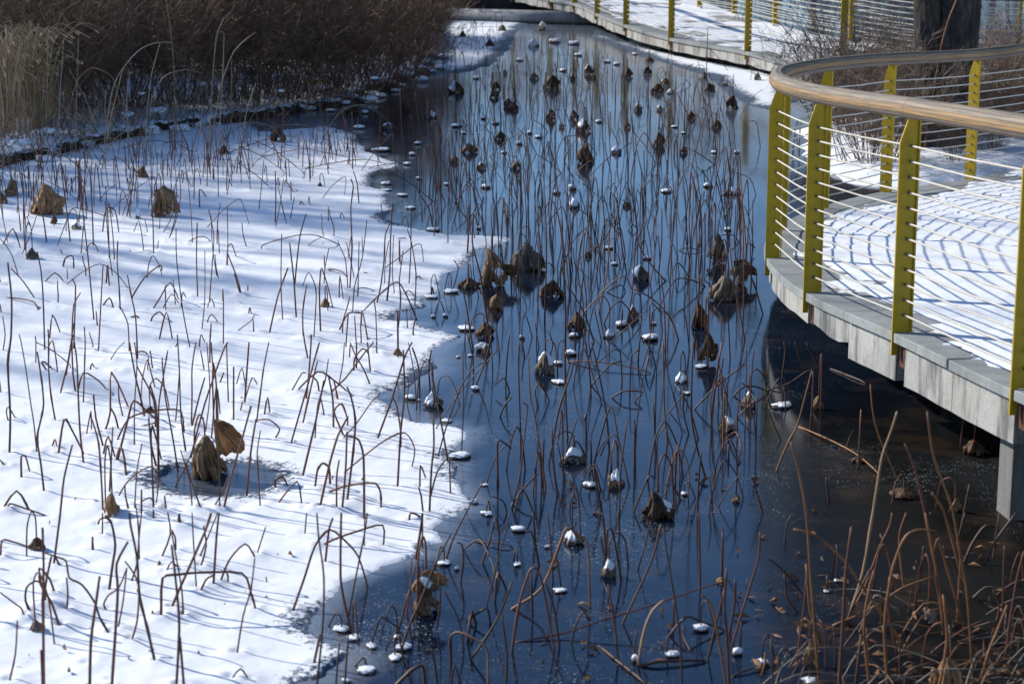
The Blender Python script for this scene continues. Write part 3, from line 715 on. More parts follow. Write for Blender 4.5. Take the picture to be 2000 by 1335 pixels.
# ------------------------------------------------------------------ traced leaves (x, foot y, width, height, type) and snow pads
# types: t tan, b brown, g grey; s adds a snow cap
LEAVES = [(218,1012,42,48,'t'),(70,1082,36,28,'b'),(68,1245,32,30,'g'),(635,606,20,22,'t'),(778,699,18,17,'t'),(293,812,20,14,'b'),
 (103,441,16,20,'b'),(62,511,28,25,'g'),(150,452,18,15,'gs'),(268,431,12,22,'gs'),(625,367,10,9,'b'),(22,388,32,38,'t'),(0,402,26,26,'t'),
 (543,281,32,30,'b'),(437,304,24,18,'b'),(280,352,20,26,'t'),(318,388,42,22,'t'),
 (915,563,42,20,'b'),(970,606,36,32,'t'),(1080,582,36,36,'b'),(1065,731,42,42,'gs'),(1252,547,30,28,'gs'),(1120,406,28,18,'gs'),(1430,380,28,13,'gs'),
 (1237,622,30,24,'ts'),(845,797,38,30,'gs'),(950,692,20,20,'gs'),(1120,907,50,30,'gs'),(1205,951,42,34,'ts'),(1438,980,20,18,'t'),(1420,842,38,27,'gs'),
 (1465,797,36,30,'gs'),(1330,747,32,18,'gs'),(1118,1064,42,26,'gs'),(1190,1128,36,34,'gs'),(1125,642,36,34,'b'),(945,657,32,28,'b'),(1150,502,16,14,'b'),
 (1146,318,38,38,'b'),(1286,286,24,28,'b'),(842,231,22,14,'gs'),(889,182,30,22,'bs'),(757,253,22,12,'gs'),(692,226,30,28,'b'),(790,218,20,28,'b'),
 (1059,61,19,18,'gs'),(1043,92,19,15,'bs'),(1149,146,19,19,'bs'),(1044,155,16,14,'t'),(1078,172,34,25,'b'),(1119,156,15,12,'b'),(1160,154,12,9,'b'),
 (1226,150,20,18,'b'),(1266,146,16,16,'b'),(1269,121,18,9,'b'),(1299,166,25,14,'bs'),(1285,181,27,17,'b'),(1309,184,16,9,'gs'),(1375,156,15,19,'g'),
 (1385,180,20,18,'b'),(1432,213,24,27,'b'),(1481,159,17,17,'g'),(1415,170,14,11,'gs'),(1246,217,16,15,'gs'),(1289,217,15,11,'gs'),(1226,250,19,15,'b'),
 (1075,234,25,22,'b'),(1120,234,20,19,'b'),(1140,258,27,25,'bs'),(1097,250,15,15,'gs'),(1005,215,18,15,'b'),(857,44,19,20,'t'),(914,33,16,26,'g'),
 (904,74,15,15,'b'),(957,93,19,17,'b'),(987,145,12,10,'t'),(970,176,18,17,'b'),(965,192,18,14,'b'),(993,209,20,17,'bs'),(977,273,20,18,'b'),
 (916,299,25,19,'b'),(886,318,20,13,'b'),(1010,330,22,16,'b'),(1205,300,18,14,'bs'),(1350,232,20,16,'b'),(1335,300,18,14,'b'),(1400,250,18,16,'b'),
 (980,62,16,14,'g'),(1225,405,18,12,'b'),(940,330,16,12,'bs'),(1190,660,24,16,'bs'),(1582,1300,26,60,'t'),(1600,800,24,28,'t'),(1680,905,34,12,'b'),(1768,975,60,20,'b'),
 (1905,890,50,30,'b'),(1835,470,1,1,'x'),(1410,1140,30,12,'t'),(1865,1000,22,34,'t')]
LEAVES = [q for q in LEAVES if q[4] != 'x']
BIG = [  # bigger, crumpled leaves made of several folded lobes
 ('curled', 418, 938, 100, 122, 't'), ('tent', 84, 424, 74, 62, 't'), ('pair', 314, 428, 62, 56, 't'), ('hunched', 962, 560, 62, 76, 't'),
 ('bell', 1035, 530, 60, 56, 'g'), ('shred', 1396, 516, 40, 60, 'g'), ('twist', 1446, 556, 46, 50, 'g'), ('tattered', 1412, 588, 60, 54, 'g'),
 ('folded', 1365, 640, 44, 52, 'b'), ('folded2', 1377, 712, 34, 66, 'b'), ('redbrown', 1286, 1014, 66, 60, 'b'), ('shore', 832, 1200, 72, 92, 't'),
 ('corner', 1850, 1345, 70, 66, 't'), ('pale', 1815, 1212, 54, 30, 'g')]
PADS = [(712,223,14,8),(700,253,20,9),(645,219,18,7),(744,297,30,8),(892,249,22,8),(816,283,12,7),(805,304,12,7),(795,323,14,7),(1083,85,23,9),(754,362,20,8),(786,384,20,7),(802,409,18,7),
 (845,453,28,8),(754,374,18,5),(881,574,29,8),(842,584,26,8),(912,647,33,12),(870,619,10,8),(846,621,8,7),(949,368,20,9),(817,351,9,6),(872,362,9,6),(935,448,10,7),
 (1119,371,18,12),(1088,379,14,8),(1302,377,26,8),(1382,366,16,9),(1422,451,14,8),(1189,487,18,8),(1201,518,14,7),(1265,507,18,8),(1216,639,25,14),(1272,666,27,15),(1277,635,12,7),
 (1020,662,10,9),(1121,660,20,11),(1127,638,20,9),(801,782,23,13),(819,784,6,6),(897,899,44,14),(872,826,24,7),(925,985,17,12),(929,763,16,11),(945,950,14,7),(895,699,8,5),(940,687,22,19),(920,697,10,6),
 (1092,751,28,8),(1090,713,18,10),(1115,695,25,13),(1342,771,16,8),(1152,953,24,14),(1337,968,13,9),(1370,720,24,8),(951,1008,27,11),(867,1105,26,13),(892,1114,10,10),(666,1236,33,17),(689,1252,32,15),
 (724,1268,27,15),(787,1271,37,14),(771,1291,35,16),(715,1318,41,20),(676,1334,18,12),(775,1247,16,9),(1012,1040,27,15),(1010,1106,19,10),(1069,1071,10,8),(1094,1159,27,13),(1370,1234,31,18),
 (1241,1293,17,17),(1315,1286,27,18),(1441,1281,21,19),(1490,1301,25,17),(1530,799,38,9),(1635,1137,13,8),(1582,1336,30,16),(1615,1158,12,8),(1122,88,20,8),(1130,110,16,6),(1186,123,15,6),(1240,108,12,5),
 (1014,283,14,8),(1035,262,12,7),(1118,88,12,5),(1205,128,12,6),(1052,270,12,6),(1170,240,13,6),(1318,250,12,5),(1336,262,10,5),(968,243,13,6),(944,233,12,6),(905,262,11,5),(1395,300,12,6),(1440,300,11,6),(1100,140,14,6),(930,155,14,6),(1015,120,14,6),(985,300,12,6)]
BIGD = {b[0]: b for b in BIG}
hole_leaf_px = (430, 935)

# ------------------------------------------------------------------ ground, ice and snow sheets
def fan_grid(y0, y1, u0, u1, rowpx, du):
    ys = [y0]
    while ys[-1] < y1: ys.append(ys[-1]+ys[-1]**2*rowpx/(FPX*2.9))
    ys = np.array(ys); us = np.arange(u0, u1+du, du)
    Y, U = np.meshgrid(ys, us, indexing='ij')
    X = U*Y
    nr, nc = X.shape
    i = np.arange(nr*nc).reshape(nr, nc)
    quads = np.stack([i[:-1, :-1], i[:-1, 1:], i[1:, 1:], i[1:, :-1]], -1).reshape(-1, 4)
    return X.ravel(), Y.ravel(), quads

# far ground, out to the horizon
m = MB(); m.add([(-900,-200,-0.5),(900,-200,-0.5),(900,1500,-0.5),(-900,1500,-0.5)], [(0,1,2,3)])
tag(m.build('ground', M_BANK), kind='structure')

# pond ice
X, Y, Q = fan_grid(4.0, 60.0, -0.42, 0.42, 14.0, 0.006)
S = signed_dist(snow_poly, X, Y)
S2 = np.maximum(signed_dist(snow_poly2, X, Y), signed_dist(snow_poly3, X, Y))
frost = np.clip(1+S2/1.4, 0, 1)*0.22
Hx = signed_dist(G([(480,262),(500,232),(640,216),(690,236),(660,262),(600,268)]), X, Y)
frost += np.clip(0.5+Hx/0.8, 0, 1)*0.35
Hh = signed_dist(hole_poly, X, Y)
frost += np.where(Hh > -0.05, 0.12, 0)
frost += np.clip(1+S/(0.10+0.25*np.clip(fbm(X*1.3, Y*1.3, 3)+0.1, 0, 1)), 0, 1)*(S < 0.05)*0.28
frost += np.clip((Y-20)/20, 0, 1)*0.05
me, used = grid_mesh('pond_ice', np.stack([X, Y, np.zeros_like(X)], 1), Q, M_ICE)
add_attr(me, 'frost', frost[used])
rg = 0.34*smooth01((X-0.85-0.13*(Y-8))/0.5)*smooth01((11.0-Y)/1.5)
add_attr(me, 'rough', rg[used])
add_attr(me, 'painted_dark', (smooth01((X-0.95-0.10*(Y-8)+0.25*fbm(X*1.2, Y*1.2, 3))/0.7)*smooth01((12.5-Y)/2.5))[used])  # area of ice whose colour carries the painted dark reflection
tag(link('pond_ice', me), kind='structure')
m = MB()
m.add([(-200,60,-0.002),(200,60,-0.002),(200,260,-0.002),(-200,260,-0.002)], [(0,1,2,3)])
m.add([(25.2,4,-0.002),(200,4,-0.002),(200,60,-0.002),(25.2,60,-0.002)], [(0,1,2,3)])
m.add([(-60,-20,-0.002),(60,-20,-0.002),(60,4,-0.002),(-60,4,-0.002)], [(0,1,2,3)])
tag(m.build('far_pond_ice', M_ICE), kind='structure')

# snow lying on the ice
def snow_sheet(name, polys, holes, y0, y1, u0, u1, rowpx, du, depth, mounds=(), edge=0.0):
    X, Y, Q = fan_grid(y0, y1, u0, u1, rowpx, du)
    wob = 0.030*fbm(X*9, Y*9, 3)+0.014*fbm(X*30+3, Y*30, 2)
    s = np.full(X.shape, -1e9)
    for p in polys: s = np.maximum(s, signed_dist(p, X, Y))
    for h in holes: s = np.minimum(s, -signed_dist(h, X, Y))
    s = s+wob*(1+np.clip(Y-14, 0, 20)*0.08)
    h = -0.012+0.018*smooth01((s+0.03)/0.08)+depth*(1-np.exp(-np.clip(s, 0, 9)/0.30))
    amp = np.clip(s/0.3, 0.15, 1)
    h += amp*(0.009*fbm(X*2.2, Y*2.2, 3)+0.006*fbm(X*6, Y*6, 2)+0.0035*fbm(X*14, Y*14, 2))
    for (mx, my, mh, mr) in mounds:
        k = np.where((np.abs(X-mx) < mr*3) & (np.abs(Y-my) < mr*3))[0]
        if len(k):
            r2 = ((X[k]-mx)**2+(Y[k]-my)**2)/(mr*mr)
            h[k] += (s[k] > 0.03)*(mh*np.exp(-r2)-mh*1.1*np.exp(-r2*9))
    thin = np.clip(1-s/(0.42), 0, 1)*(0.62+0.5*fbm(X*1.7+9, Y*1.7, 2)+0.12)
    V = np.stack([X, Y, h], 1)
    keep = (s[Q] > -0.06).any(1)
    me, used = grid_mesh(name, V, Q[keep], M_SNOW_THIN)
    add_attr(me, 'thin', thin[used]*0.84+edge)
    return link(name, me)
mounds = []
for s in stems:
    if s.kind == 'snow' and s.base.y < 19:
        mounds.append((s.base.x, s.base.y, rnd.uniform(0.006, 0.020), rnd.uniform(0.035, 0.08)))
        if s.foot2 is not None: mounds.append((s.foot2.x, s.foot2.y, rnd.uniform(0.004, 0.012), rnd.uniform(0.03, 0.06)))
for k in range(60):
    g = ground(rnd.uniform(0, 850), rnd.uniform(430, 1335))
    mounds.append((g.x, g.y, rnd.uniform(-0.006, 0.012), rnd.uniform(0.08, 0.25)))
o = snow_sheet('snow', [snow_poly], [hole_poly], 5.6, 24.0, -0.31, 0.03, 3.2, 0.0009, 0.012, mounds)
tag(o, kind='structure')
o = snow_sheet('snow_behind', [snow_poly2, snow_poly3], [], 20.0, 44.0, -0.06, 0.2, 3.0, 0.0012, 0.010, (), 0.34)
tag(o, kind='structure')

# banks: snow-covered earth with a dark cut edge
def bank(name, poly, x0, x1, y0, y1, st, H, slope, rim):
    xs = np.arange(x0, x1, st); ys = np.arange(y0, y1, st*1.3)
    Yg, Xg = np.meshgrid(ys, xs, indexing='ij')
    i = np.arange(Xg.size).reshape(Xg.shape)
    Q = np.stack([i[:-1, :-1], i[:-1, 1:], i[1:, 1:], i[1:, :-1]], -1).reshape(-1, 4)
    X, Y = Xg.ravel(), Yg.ravel()
    s = signed_dist(poly, X, Y)+0.16*fbm(X*2.2, Y*2.2, 4)
    z = -0.04+H*smooth01(s/rim)+np.clip(s-0.3, 0, 6)*slope+np.clip(s*4, 0, 1)*(0.05*fbm(X*1.6, Y*1.6, 3)+0.02*fbm(X*7, Y*7, 2))
    keep = (s[Q] > -0.2).any(1)
    me, used = grid_mesh(name, np.stack([X, Y, z], 1), Q[keep], M_BANK)
    tag(link(name, me), kind='structure')
bank('left_bank', bank_poly, -16, 0.6, 16, 48, 0.05, 0.145, 0.05, 0.15)
isl_poly = [Vector(p) for p in ((2.9,20.2,0),(2.95,21.3,0),(3.05,23.2,0),(3.6,24.1,0),(4.8,24.4,0),(6.5,24.2,0),(9,24.2,0),(14,24.5,0),(14,22,0),(9,21.6,0),(6.2,21.2,0),(5.3,20.1,0),(4.4,19.05,0),(3.6,18.7,0),(2.95,19.2,0))]
bank('island', isl_poly, 2.2, 14.5, 18.4, 25.2, 0.045, 0.10, 0.03, 0.45)

# ------------------------------------------------------------------ boardwalks
def catmull(P, sub):
    Q = []; n = len(P)
    for i in range(n-1):
        p0 = P[max(i-1, 0)]; p1 = P[i]; p2 = P[i+1]; p3 = P[min(i+2, n-1)]
        for k in range(sub):
            t = k/sub
            Q.append(0.5*((2*p1)+(p2-p0)*t+(2*p0-5*p1+4*p2-p3)*t*t+(3*p1-p0-3*p2+p3)*t**3))
    Q.append(P[-1].copy())
    return Q
def normals(P, left=True):
    out = []
    for i in range(len(P)):
        t = P[min(i+1, len(P)-1)]-P[max(i-1, 0)]; t.z = 0; t.normalize()
        out.append(Vector((-t.y, t.x, 0)) if left else Vector((t.y, -t.x, 0)))
    return out

def boardwalk(name, label, E, width, fascia_h, fascia_boost, seed, snow_name, inward=1, slabs_z=0.05):
    """E: post feet on the outer edge (Vectors). inward side = right of travel"""
    rr = random.Random(seed)
    sub = 6
    C = catmull(E, sub); Nn = normals(C, False)     # inward normals
    root = empty(name, (E[0].x, E[0].y, 0)); tag(root, label, 'boardwalk')
    off = Vector(root.location)
    def loc(p): return p-off
    # deck body
    m = MB(); n = len(C)
    inner = [C[i]+Nn[i]*0.34 for i in range(n)]
    outer = [C[i]+Nn[i]*width for i in range(n)]
    for i in range(n-1):
        a, b, c, d = loc(inner[i]), loc(inner[i+1]), loc(outer[i+1]), loc(outer[i])
        t = Vector((0, 0, -0.006)); u = Vector((0, 0, -0.14))
        m.add([a+t, b+t, c+t, d+t], [(0, 3, 2, 1)])
        a2, b2 = loc(C[i]+Nn[i]*0.08), loc(C[i+1]+Nn[i+1]*0.08)
        m.add([a2+u, b2+u, c+u, d+u], [(0, 1, 2, 3)])
        m.add([d+t, c+t, c+u, d+u], [(0, 3, 2, 1)])
    m.build('deck', M_DECK, root)
    # coping slabs, one or two to a bay
    for i in range(len(E)-1):
        cuts = [0, sub] if (C[(i+1)*sub]-C[i*sub]).length < 1.2 else [0, sub//2, sub]
        if rr.random() < 0.3 and len(cuts) == 2: cuts = [0, sub//2, sub]
        for a, b in zip(cuts, cuts[1:]):
            j0, j1 = i*sub+a, i*sub+b
            seq = list(range(j0, j1+1))
            m = MB()
            tgt = (C[j1]-C[j0]).normalized()*0.005
            dz = rr.uniform(-0.003, 0.004); ov = rr.uniform(-0.004, 0.006)
            def P(j, off_in, z):
                p = C[j]+Nn[j]*off_in
                if j == j0: p = p+tgt
                if j == j1: p = p-tgt
                return loc(p)+Vector((0, 0, z+dz))
            for j in seq[:-1]:
                k = j+1
                o0, o1, i0, i1 = P(j, -0.02+ov, 0), P(k, -0.02+ov, 0), P(j, 0.335, 0), P(k, 0.335, 0)
                dn = Vector((0, 0, -slabs_z))
                m.add([o0, o1, i1, i0, o0+dn, o1+dn, i1+dn, i0+dn],
                      [(0, 3, 2, 1), (4, 5, 6, 7), (0, 1, 5, 4), (3, 7, 6, 2)] + ([(0, 4, 7, 3)] if j == j0 else []) + ([(1, 2, 6, 5)] if k == j1 else []))
            o = m.build('coping_slab', M_COPING, root)
            bv = o.modifiers.new('bevel', 'BEVEL'); bv.width = 0.004; bv.segments = 1; bv.limit_method = 'ANGLE'
    # fascia panels between the post slots
    for i in range(len(E)-1):
        L = (C[(i+1)*sub]-C[i*sub]).length
        gap = 0.075/L
        cuts = [gap*0.4, 0.5, 1-gap*1.25]
        for ci, (fa, fb) in enumerate(zip(cuts, cuts[1:])):
            m = MB(); bo = fascia_boost(i+0.5*ci); fh = fascia_h+bo
            def at(f, in_, z):
                x = i*sub+f*sub; j = min(int(x), len(C)-2); t = x-j
                p = C[j].lerp(C[j+1], t); nn = Nn[j].lerp(Nn[j+1], t)
                return loc(p+nn*in_)+Vector((0, 0, z))
            K = 4; fs = [fa+(fb-fa-0.004)*q/K for q in range(K+1)]
            bot = [-slabs_z-fh+rr.uniform(-0.008, 0.022)*(1 if bo == 0 else 0.2) for q in fs]
            for q in range(K):
                f0, f1 = fs[q], fs[q+1]
                v = [at(f0, 0.012, -slabs_z-0.002), at(f1, 0.012, -slabs_z-0.002), at(f1, 0.10, -slabs_z-0.002), at(f0, 0.10, -slabs_z-0.002),
                     at(f0, 0.012, bot[q]), at(f1, 0.012, bot[q+1]), at(f1, 0.10, bot[q+1]), at(f0, 0.10, bot[q])]
                m.add(v, [(0, 3, 2, 1), (4, 5, 6, 7), (0, 1, 5, 4), (3, 7, 6, 2)] + ([(0, 4, 7, 3)] if q == 0 else []) + ([(1, 2, 6, 5)] if q == K-1 else []))
            m.build('fascia_panel', M_FASCIA, root)
    # rusty brackets, with a dark block standing in for the shade of each slot
    for i in range(1, len(E)-1):
        j = i*sub; nn = Nn[j]; t = Vector((-nn.y, nn.x, 0)); tt = (C[j+1]-C[j-1]).normalized()
        M = Matrix((nn, t, Vector((0, 0, 1)))).transposed()
        m = MB(); m.box(loc(C[j]+nn*0.05-tt*0.034)+Vector((0, 0, -0.052-(fascia_h-0.01)/2)), (0.06, 0.066, fascia_h-0.012), M); m.box(loc(C[j]+nn*0.11+t*0.02)+Vector((0, 0, -0.115)), (0.02, 0.07, 0.12), M)
        m.build('bracket_slot_shade', M_RUST_SHADE, root)
    # snow on the deck: a thin uneven sheet whose low places fall below the slabs
    n1 = len(C); fine = catmull(E, 40)
    Nf = normals(fine, False)
    tv = np.concatenate([np.linspace(0.03, 0.8, 45), np.linspace(0.82, width-0.02, max(8, int(width/0.05)))])
    A = np.array([[p.x, p.y, p.z] for p in fine]); B = np.array([[q.x, q.y] for q in Nf])
    Xs = A[:, None, 0]+B[:, None, 0]*tv[None]; Ys = A[:, None, 1]+B[:, None, 1]*tv[None]
    Zs = np.repeat(A[:, 2][:, None], len(tv), 1)
    return root, C, Nn, Xs, Ys, Zs, tv

def deck_snow(name, Xs, Ys, Zs, tv, bias, patch, amp, edge_w, seed):
    T_ = np.repeat(tv[None], Xs.shape[0], 0)
    nz = fbm(Xs*1.6+seed, Ys*1.6, 4)+0.35*fbm(Xs*7+seed, Ys*7, 3)
    edge = np.clip((T_-edge_w)/0.30, -1, 1)
    cov = bias+edge*0.55+nz*patch
    h = -0.010+amp*smooth01((cov+0.15)/0.5)+0.004*fbm(Xs*11, Ys*11, 3)*np.clip(cov*3, 0, 1)
    # trodden marks
    h -= 0.007*np.clip(fbm(Xs*4.5+31, Ys*4.5+7, 2)-0.28, 0, 1)*6
    h -= 0.004*np.clip(fbm(Xs*9+3, Ys*9+70, 2)-0.2, 0, 1)*5
    V = np.stack([Xs.ravel(), Ys.ravel(), (Zs+h).ravel()], 1)
    i = np.arange(Xs.size).reshape(Xs.shape)
    Q = np.stack([i[:-1, :-1], i[1:, :-1], i[1:, 1:], i[:-1, 1:]], -1).reshape(-1, 4)
    low = (h.ravel() < -0.007)
    keep = ~low[Q].all(1)
    Q = Q[keep][:, ::-1]
    me, used = grid_mesh(name, V, Q, M_SNOW)
    return tag(link(name, me), kind='structure')

# near platform: feet of the yellow posts, seen at (1988,757), (1755,646) ... on a deck that falls gently away
def zd(Yv): return 0.67-0.056*(Yv-8.8)
def deck_pt(px, py):
    z = 0.4
    for _ in range(12):
        g = ground(px, py, z); z = zd(g.y)
    return Vector((g.x, g.y, z))
NP = [deck_pt(1985, 760), deck_pt(1752, 650), deck_pt(1578, 572), deck_pt(1503, 504), None, deck_pt(1600, 406), deck_pt(1724, 375), deck_pt(1889, 351)]
NP[4] = NP[3].lerp(NP[5], 0.5)+Vector((-0.14, 0.06, 0)); NP[4].z = zd(NP[4].y)
def ext(a, b, turn):
    d = (b-a); c, s_ = math.cos(turn), math.sin(turn)
    d = Vector((d.x*c-d.y*s_, d.x*s_+d.y*c, 0)).normalized()*1.45
    p = b+d; p.z = zd(p.y) if p.y > 0 else 1.16
    return p
pre = []
a_, b_ = NP[1], NP[0]
for k in range(4):
    q_ = ext(a_, b_, R(3)); pre.append(q_); a_, b_ = b_, q_
post_ = []
a_, b_ = NP[6], NP[7]
for k in range(3):
    q_ = ext(a_, b_, R(-6)); q_.z = max(q_.z, 0.13); post_.append(q_); a_, b_ = b_, q_
E1 = pre[::-1]+NP+post_
i0_ = 4   # index of the post at (1988,757)
rootA, CA, NA, Xs, Ys, Zs, tv = boardwalk('boardwalk', 'near curved boardwalk with grey stone coping and snowy deck inside the wooden-topped railing', E1, 4.2, 0.135,
    lambda i: 0.075 if i <= i0_+1 else 0.0, 3, 'deck_snow')
deck_snow('deck_snow', Xs, Ys, Zs, tv, 0.13, 1.05, 0.016, 0.26, 3.0)

# far walkway: front posts, then back posts
def far_pt(px, py, z): return ground(px, py, z)
E2 = [Vector((-5.2,45.0,0.5)), Vector((-3.0,44.4,0.5)), Vector((-1.2,43.2,0.5)), Vector((0.0,41.8,0.48)), Vector((0.72,40.0,0.45)), far_pt(1120,6,0.42), far_pt(1164,26,0.36), far_pt(1220,48,0.345), far_pt(1308,74,0.30), far_pt(1457,101,0.285),
      Vector((4.30,26.9,0.25)), Vector((5.5,25.9,0.22)), Vector((6.9,25.5,0.2)), Vector((8.4,25.4,0.2)), Vector((10.2,25.6,0.2))]
E2b = [Vector((-0.6,45.0,0.48)), Vector((1.6,43.4,0.45)), Vector((2.9,41.0,0.42)), Vector((3.5,38.4,0.40)), far_pt(1437,27,0.36), far_pt(1517,51,0.33), far_pt(1665,80,0.30), Vector((6.15,29.2,0.28)), far_pt(1990,118,0.26), Vector((8.6,27.8,0.24)), Vector((10.3,27.9,0.24))]
# travel from left to right with the deck on the left: mirror by walking it backwards
E2r = E2[::-1]
rootB, CB, NB, Xs2, Ys2, Zs2, tv2 = boardwalk('boardwalk', 'far boardwalk with patchy snow and crumbling edge crossing behind the lotus pond', E2r, 2.5, 0.15, lambda i: 0.0, 8, 'deck_snow')
deck_snow('deck_snow', Xs2, Ys2, Zs2, tv2, -0.12, 1.7, 0.016, 0.24, 9.0)

# supports
def support(parent, p, w, d, ztop, rz):
    m = MB(); M = Matrix.Rotation(rz, 3, 'Z')
    m.box(Vector((p.x, p.y, (ztop-0.4)/2))-Vector(parent.location), (w, d, ztop+0.4), M)
    m.build('support_column', M_COLUMN, parent)
pc = ground(1974, 1005)
support(rootA, Vector((pc.x, pc.y, 0)), 0.075, 0.16, zd(pc.y)-0.2, R(8))
for i in (2, 6, 8, 10, 12):
    p = E1[i]; j = i*6
    q = CA[j]+NA[j]*(0.9 if i != 2 else 0.3)
    support(rootA, q, 0.12, 0.16, q.z-0.17, 0)
for i in range(1, len(E2r)-1, 2):
    q = CB[i*6]+NB[i*6]*0.7
    support(rootB, q, 0.14, 0.14, q.z-0.17, 0)

# ------------------------------------------------------------------ railings
CZ = [0.095+0.0785*i for i in range(12)]
def post_mesh(thick=0.012, top=0.052):
    """blade plate; local x = inward, z up; origin at the outer foot on the slab"""
    m = MB()
    prof = [(0.0, -0.115), (0.03, -0.115), (0.034, -0.052), (0.034, 0.004), (0.092, 0.004), (0.092, 1.095), (0.092-top, 1.095), (0.0, 0.975)]
    n = len(prof); h = thick/2
    vs = [(x, -h, z) for x, z in prof]+[(x, h, z) for x, z in prof]
    fs = [tuple(range(n)), tuple(range(2*n-1, n-1, -1))]+[(i, n+i, n+(i+1) % n, (i+1) % n) for i in range(n)]
    m.add(vs, fs)
    m.box((0.099, 0, 0.55), (0.008, 0.034, 1.088))            # inner flange
    for z in CZ:
        for s in (-1, 1):
            m.tube([(0.058, s*0.006, z), (0.058, s*0.022, z)], 0.0085, 8, 1)
    me = m.mesh('post', [M_YEL, M_CABLE_END])
    return me
POST = post_mesh()
def railing(name, label, P, Nin, rail=True, step=1, cable_r=0.0052, skip=()):
    root = empty(name, (P[0].x, P[0].y, P[0].z)); tag(root, label, 'railing')
    off = Vector(root.location)
    for i, (p, nn) in enumerate(zip(P, Nin)):
        if i in skip: continue
        rz = math.atan2(nn.y, nn.x)
        o = link('post', POST, root); o.location = p-off-nn*0.028; o.rotation_euler = (0, 0, rz)
    for z in CZ:
        m = MB()
        pts = [p-off+nn*0.03+Vector((0, 0, z)) for p, nn in zip(P, Nin)]
        full = []
        for a, b in zip(pts, pts[1:]):
            L = (b-a).length
            full += [a, a.lerp(b, 0.5)+Vector((0, 0, -0.004*L))]
        full.append(pts[-1])
        m.tube(full, cable_r, 6)
        m.build('cable', M_CABLE, root, True)
    # hand rail in lengths, three stacked layers
    C = catmull([p-off for p in P], 6); NC = normals(C, False)
    sgn = 1 if NC[len(NC)//2].dot(Nin[len(P)//2]) > 0 else -1
    dist = [0]
    for a, b in zip(C, C[1:]): dist.append(dist[-1]+(b-a).length)
    layers = [('rail_top', M_RAIL_TOP, [(-0.050,0.068),(-0.040,0.088),(-0.018,0.102),(0.018,0.102),(0.040,0.088),(0.050,0.068)]),
              ('rail_core', M_RAIL_MID, [(-0.056,0.030),(-0.059,0.050),(-0.056,0.067),(0.046,0.067),(0.047,0.050),(0.046,0.030)]),
              ('rail_bottom', M_RAIL_LOW, [(-0.036,0.002),(-0.048,0.014),(-0.053,0.029),(0.053,0.029),(0.048,0.014),(0.036,0.002)])]
    for i in range(len(P)-1):
        for nm, mt, prof in layers:
            me = bpy.data.meshes.new(nm)
            j0, j1 = i*6, (i+1)*6
            V = []; F = []; UV = []
            k = len(prof)
            for j in range(j0, j1+1):
                c = C[j]; nn = NC[j]*sgn
                t = (C[min(j+1, len(C)-1)]-C[max(j-1, 0)]).normalized()
                e = 0.0015 if j == j0 else (-0.0015 if j == j1 else 0)
                for (x, z) in prof:
                    V.append(c+t*e+nn*(x+0.035)+Vector((0, 0, 1.095+z)))
            for a in range(j1-j0):
                for q in range(k):
                    q2 = (q+1) % k
                    F.append((a*k+q, (a+1)*k+q, (a+1)*k+q2, a*k+q2))
                    UV += [(dist[j0+a], q*0.1), (dist[j0+a+1], q*0.1), (dist[j0+a+1], q*0.1+0.1), (dist[j0+a], q*0.1+0.1)]
            F.append(tuple(range(k))); F.append(tuple((j1-j0)*k+q for q in range(k-1, -1, -1)))
            UV += [(0, 0)]*(2*k)
            me.from_pydata([tuple(v) for v in V], [], F)
            ul = me.uv_layers.new(name='UVMap')
            ul.data.foreach_set('uv', [q for uv in UV for q in uv])
            me.materials.append(mt)
            link(nm, me, root)
    return root
nA = [NA[i*6] for i in range(len(E1))]
railing('railing', 'curved yellow-post railing with a weathered wooden handrail and white cables round the near platform', E1, nA)
nB = [NB[i*6] for i in range(len(E2r))]
railing('railing', 'yellow-post cable railing along the pond side of the far boardwalk', E2r, nB, cable_r=0.0055)
nB2 = [-v for v in normals(E2b, False)]
nB2 = [v if v.dot(Vector((-1, -1, 0))) > 0 else -v for v in nB2]
railing('railing', 'yellow-post cable railing on the lake side of the far boardwalk, behind the tree', E2b, nB2, cable_r=0.0055)

# pipe lying on the ice under the walkway
p0, p1 = ground(858, 28, 0.12), ground(1052, 40, 0.12)
p0.y = 40.6; p1.y = 39.4
p0.x = (858-1000)/4000*40.6; p1.x = 1.05
root = empty('concrete_pipe', (p0.x, p0.y, 0)); tag(root, 'long pale concrete pipe lying on the ice under the far boardwalk', 'pipe')
off = Vector(root.location)
m = MB(); m.tube([p0-off, p1-off+Vector((0.9, -0.15, 0))], 0.125, 20); m.build('barrel', M_PIPE, root, True)
m = MB(); m.tube([(p0-off)-Vector((0.10, 0, 0)), (p0-off)+Vector((0.12, 0, 0))], 0.15, 20); m.build('collar', M_PIPE, root, True)

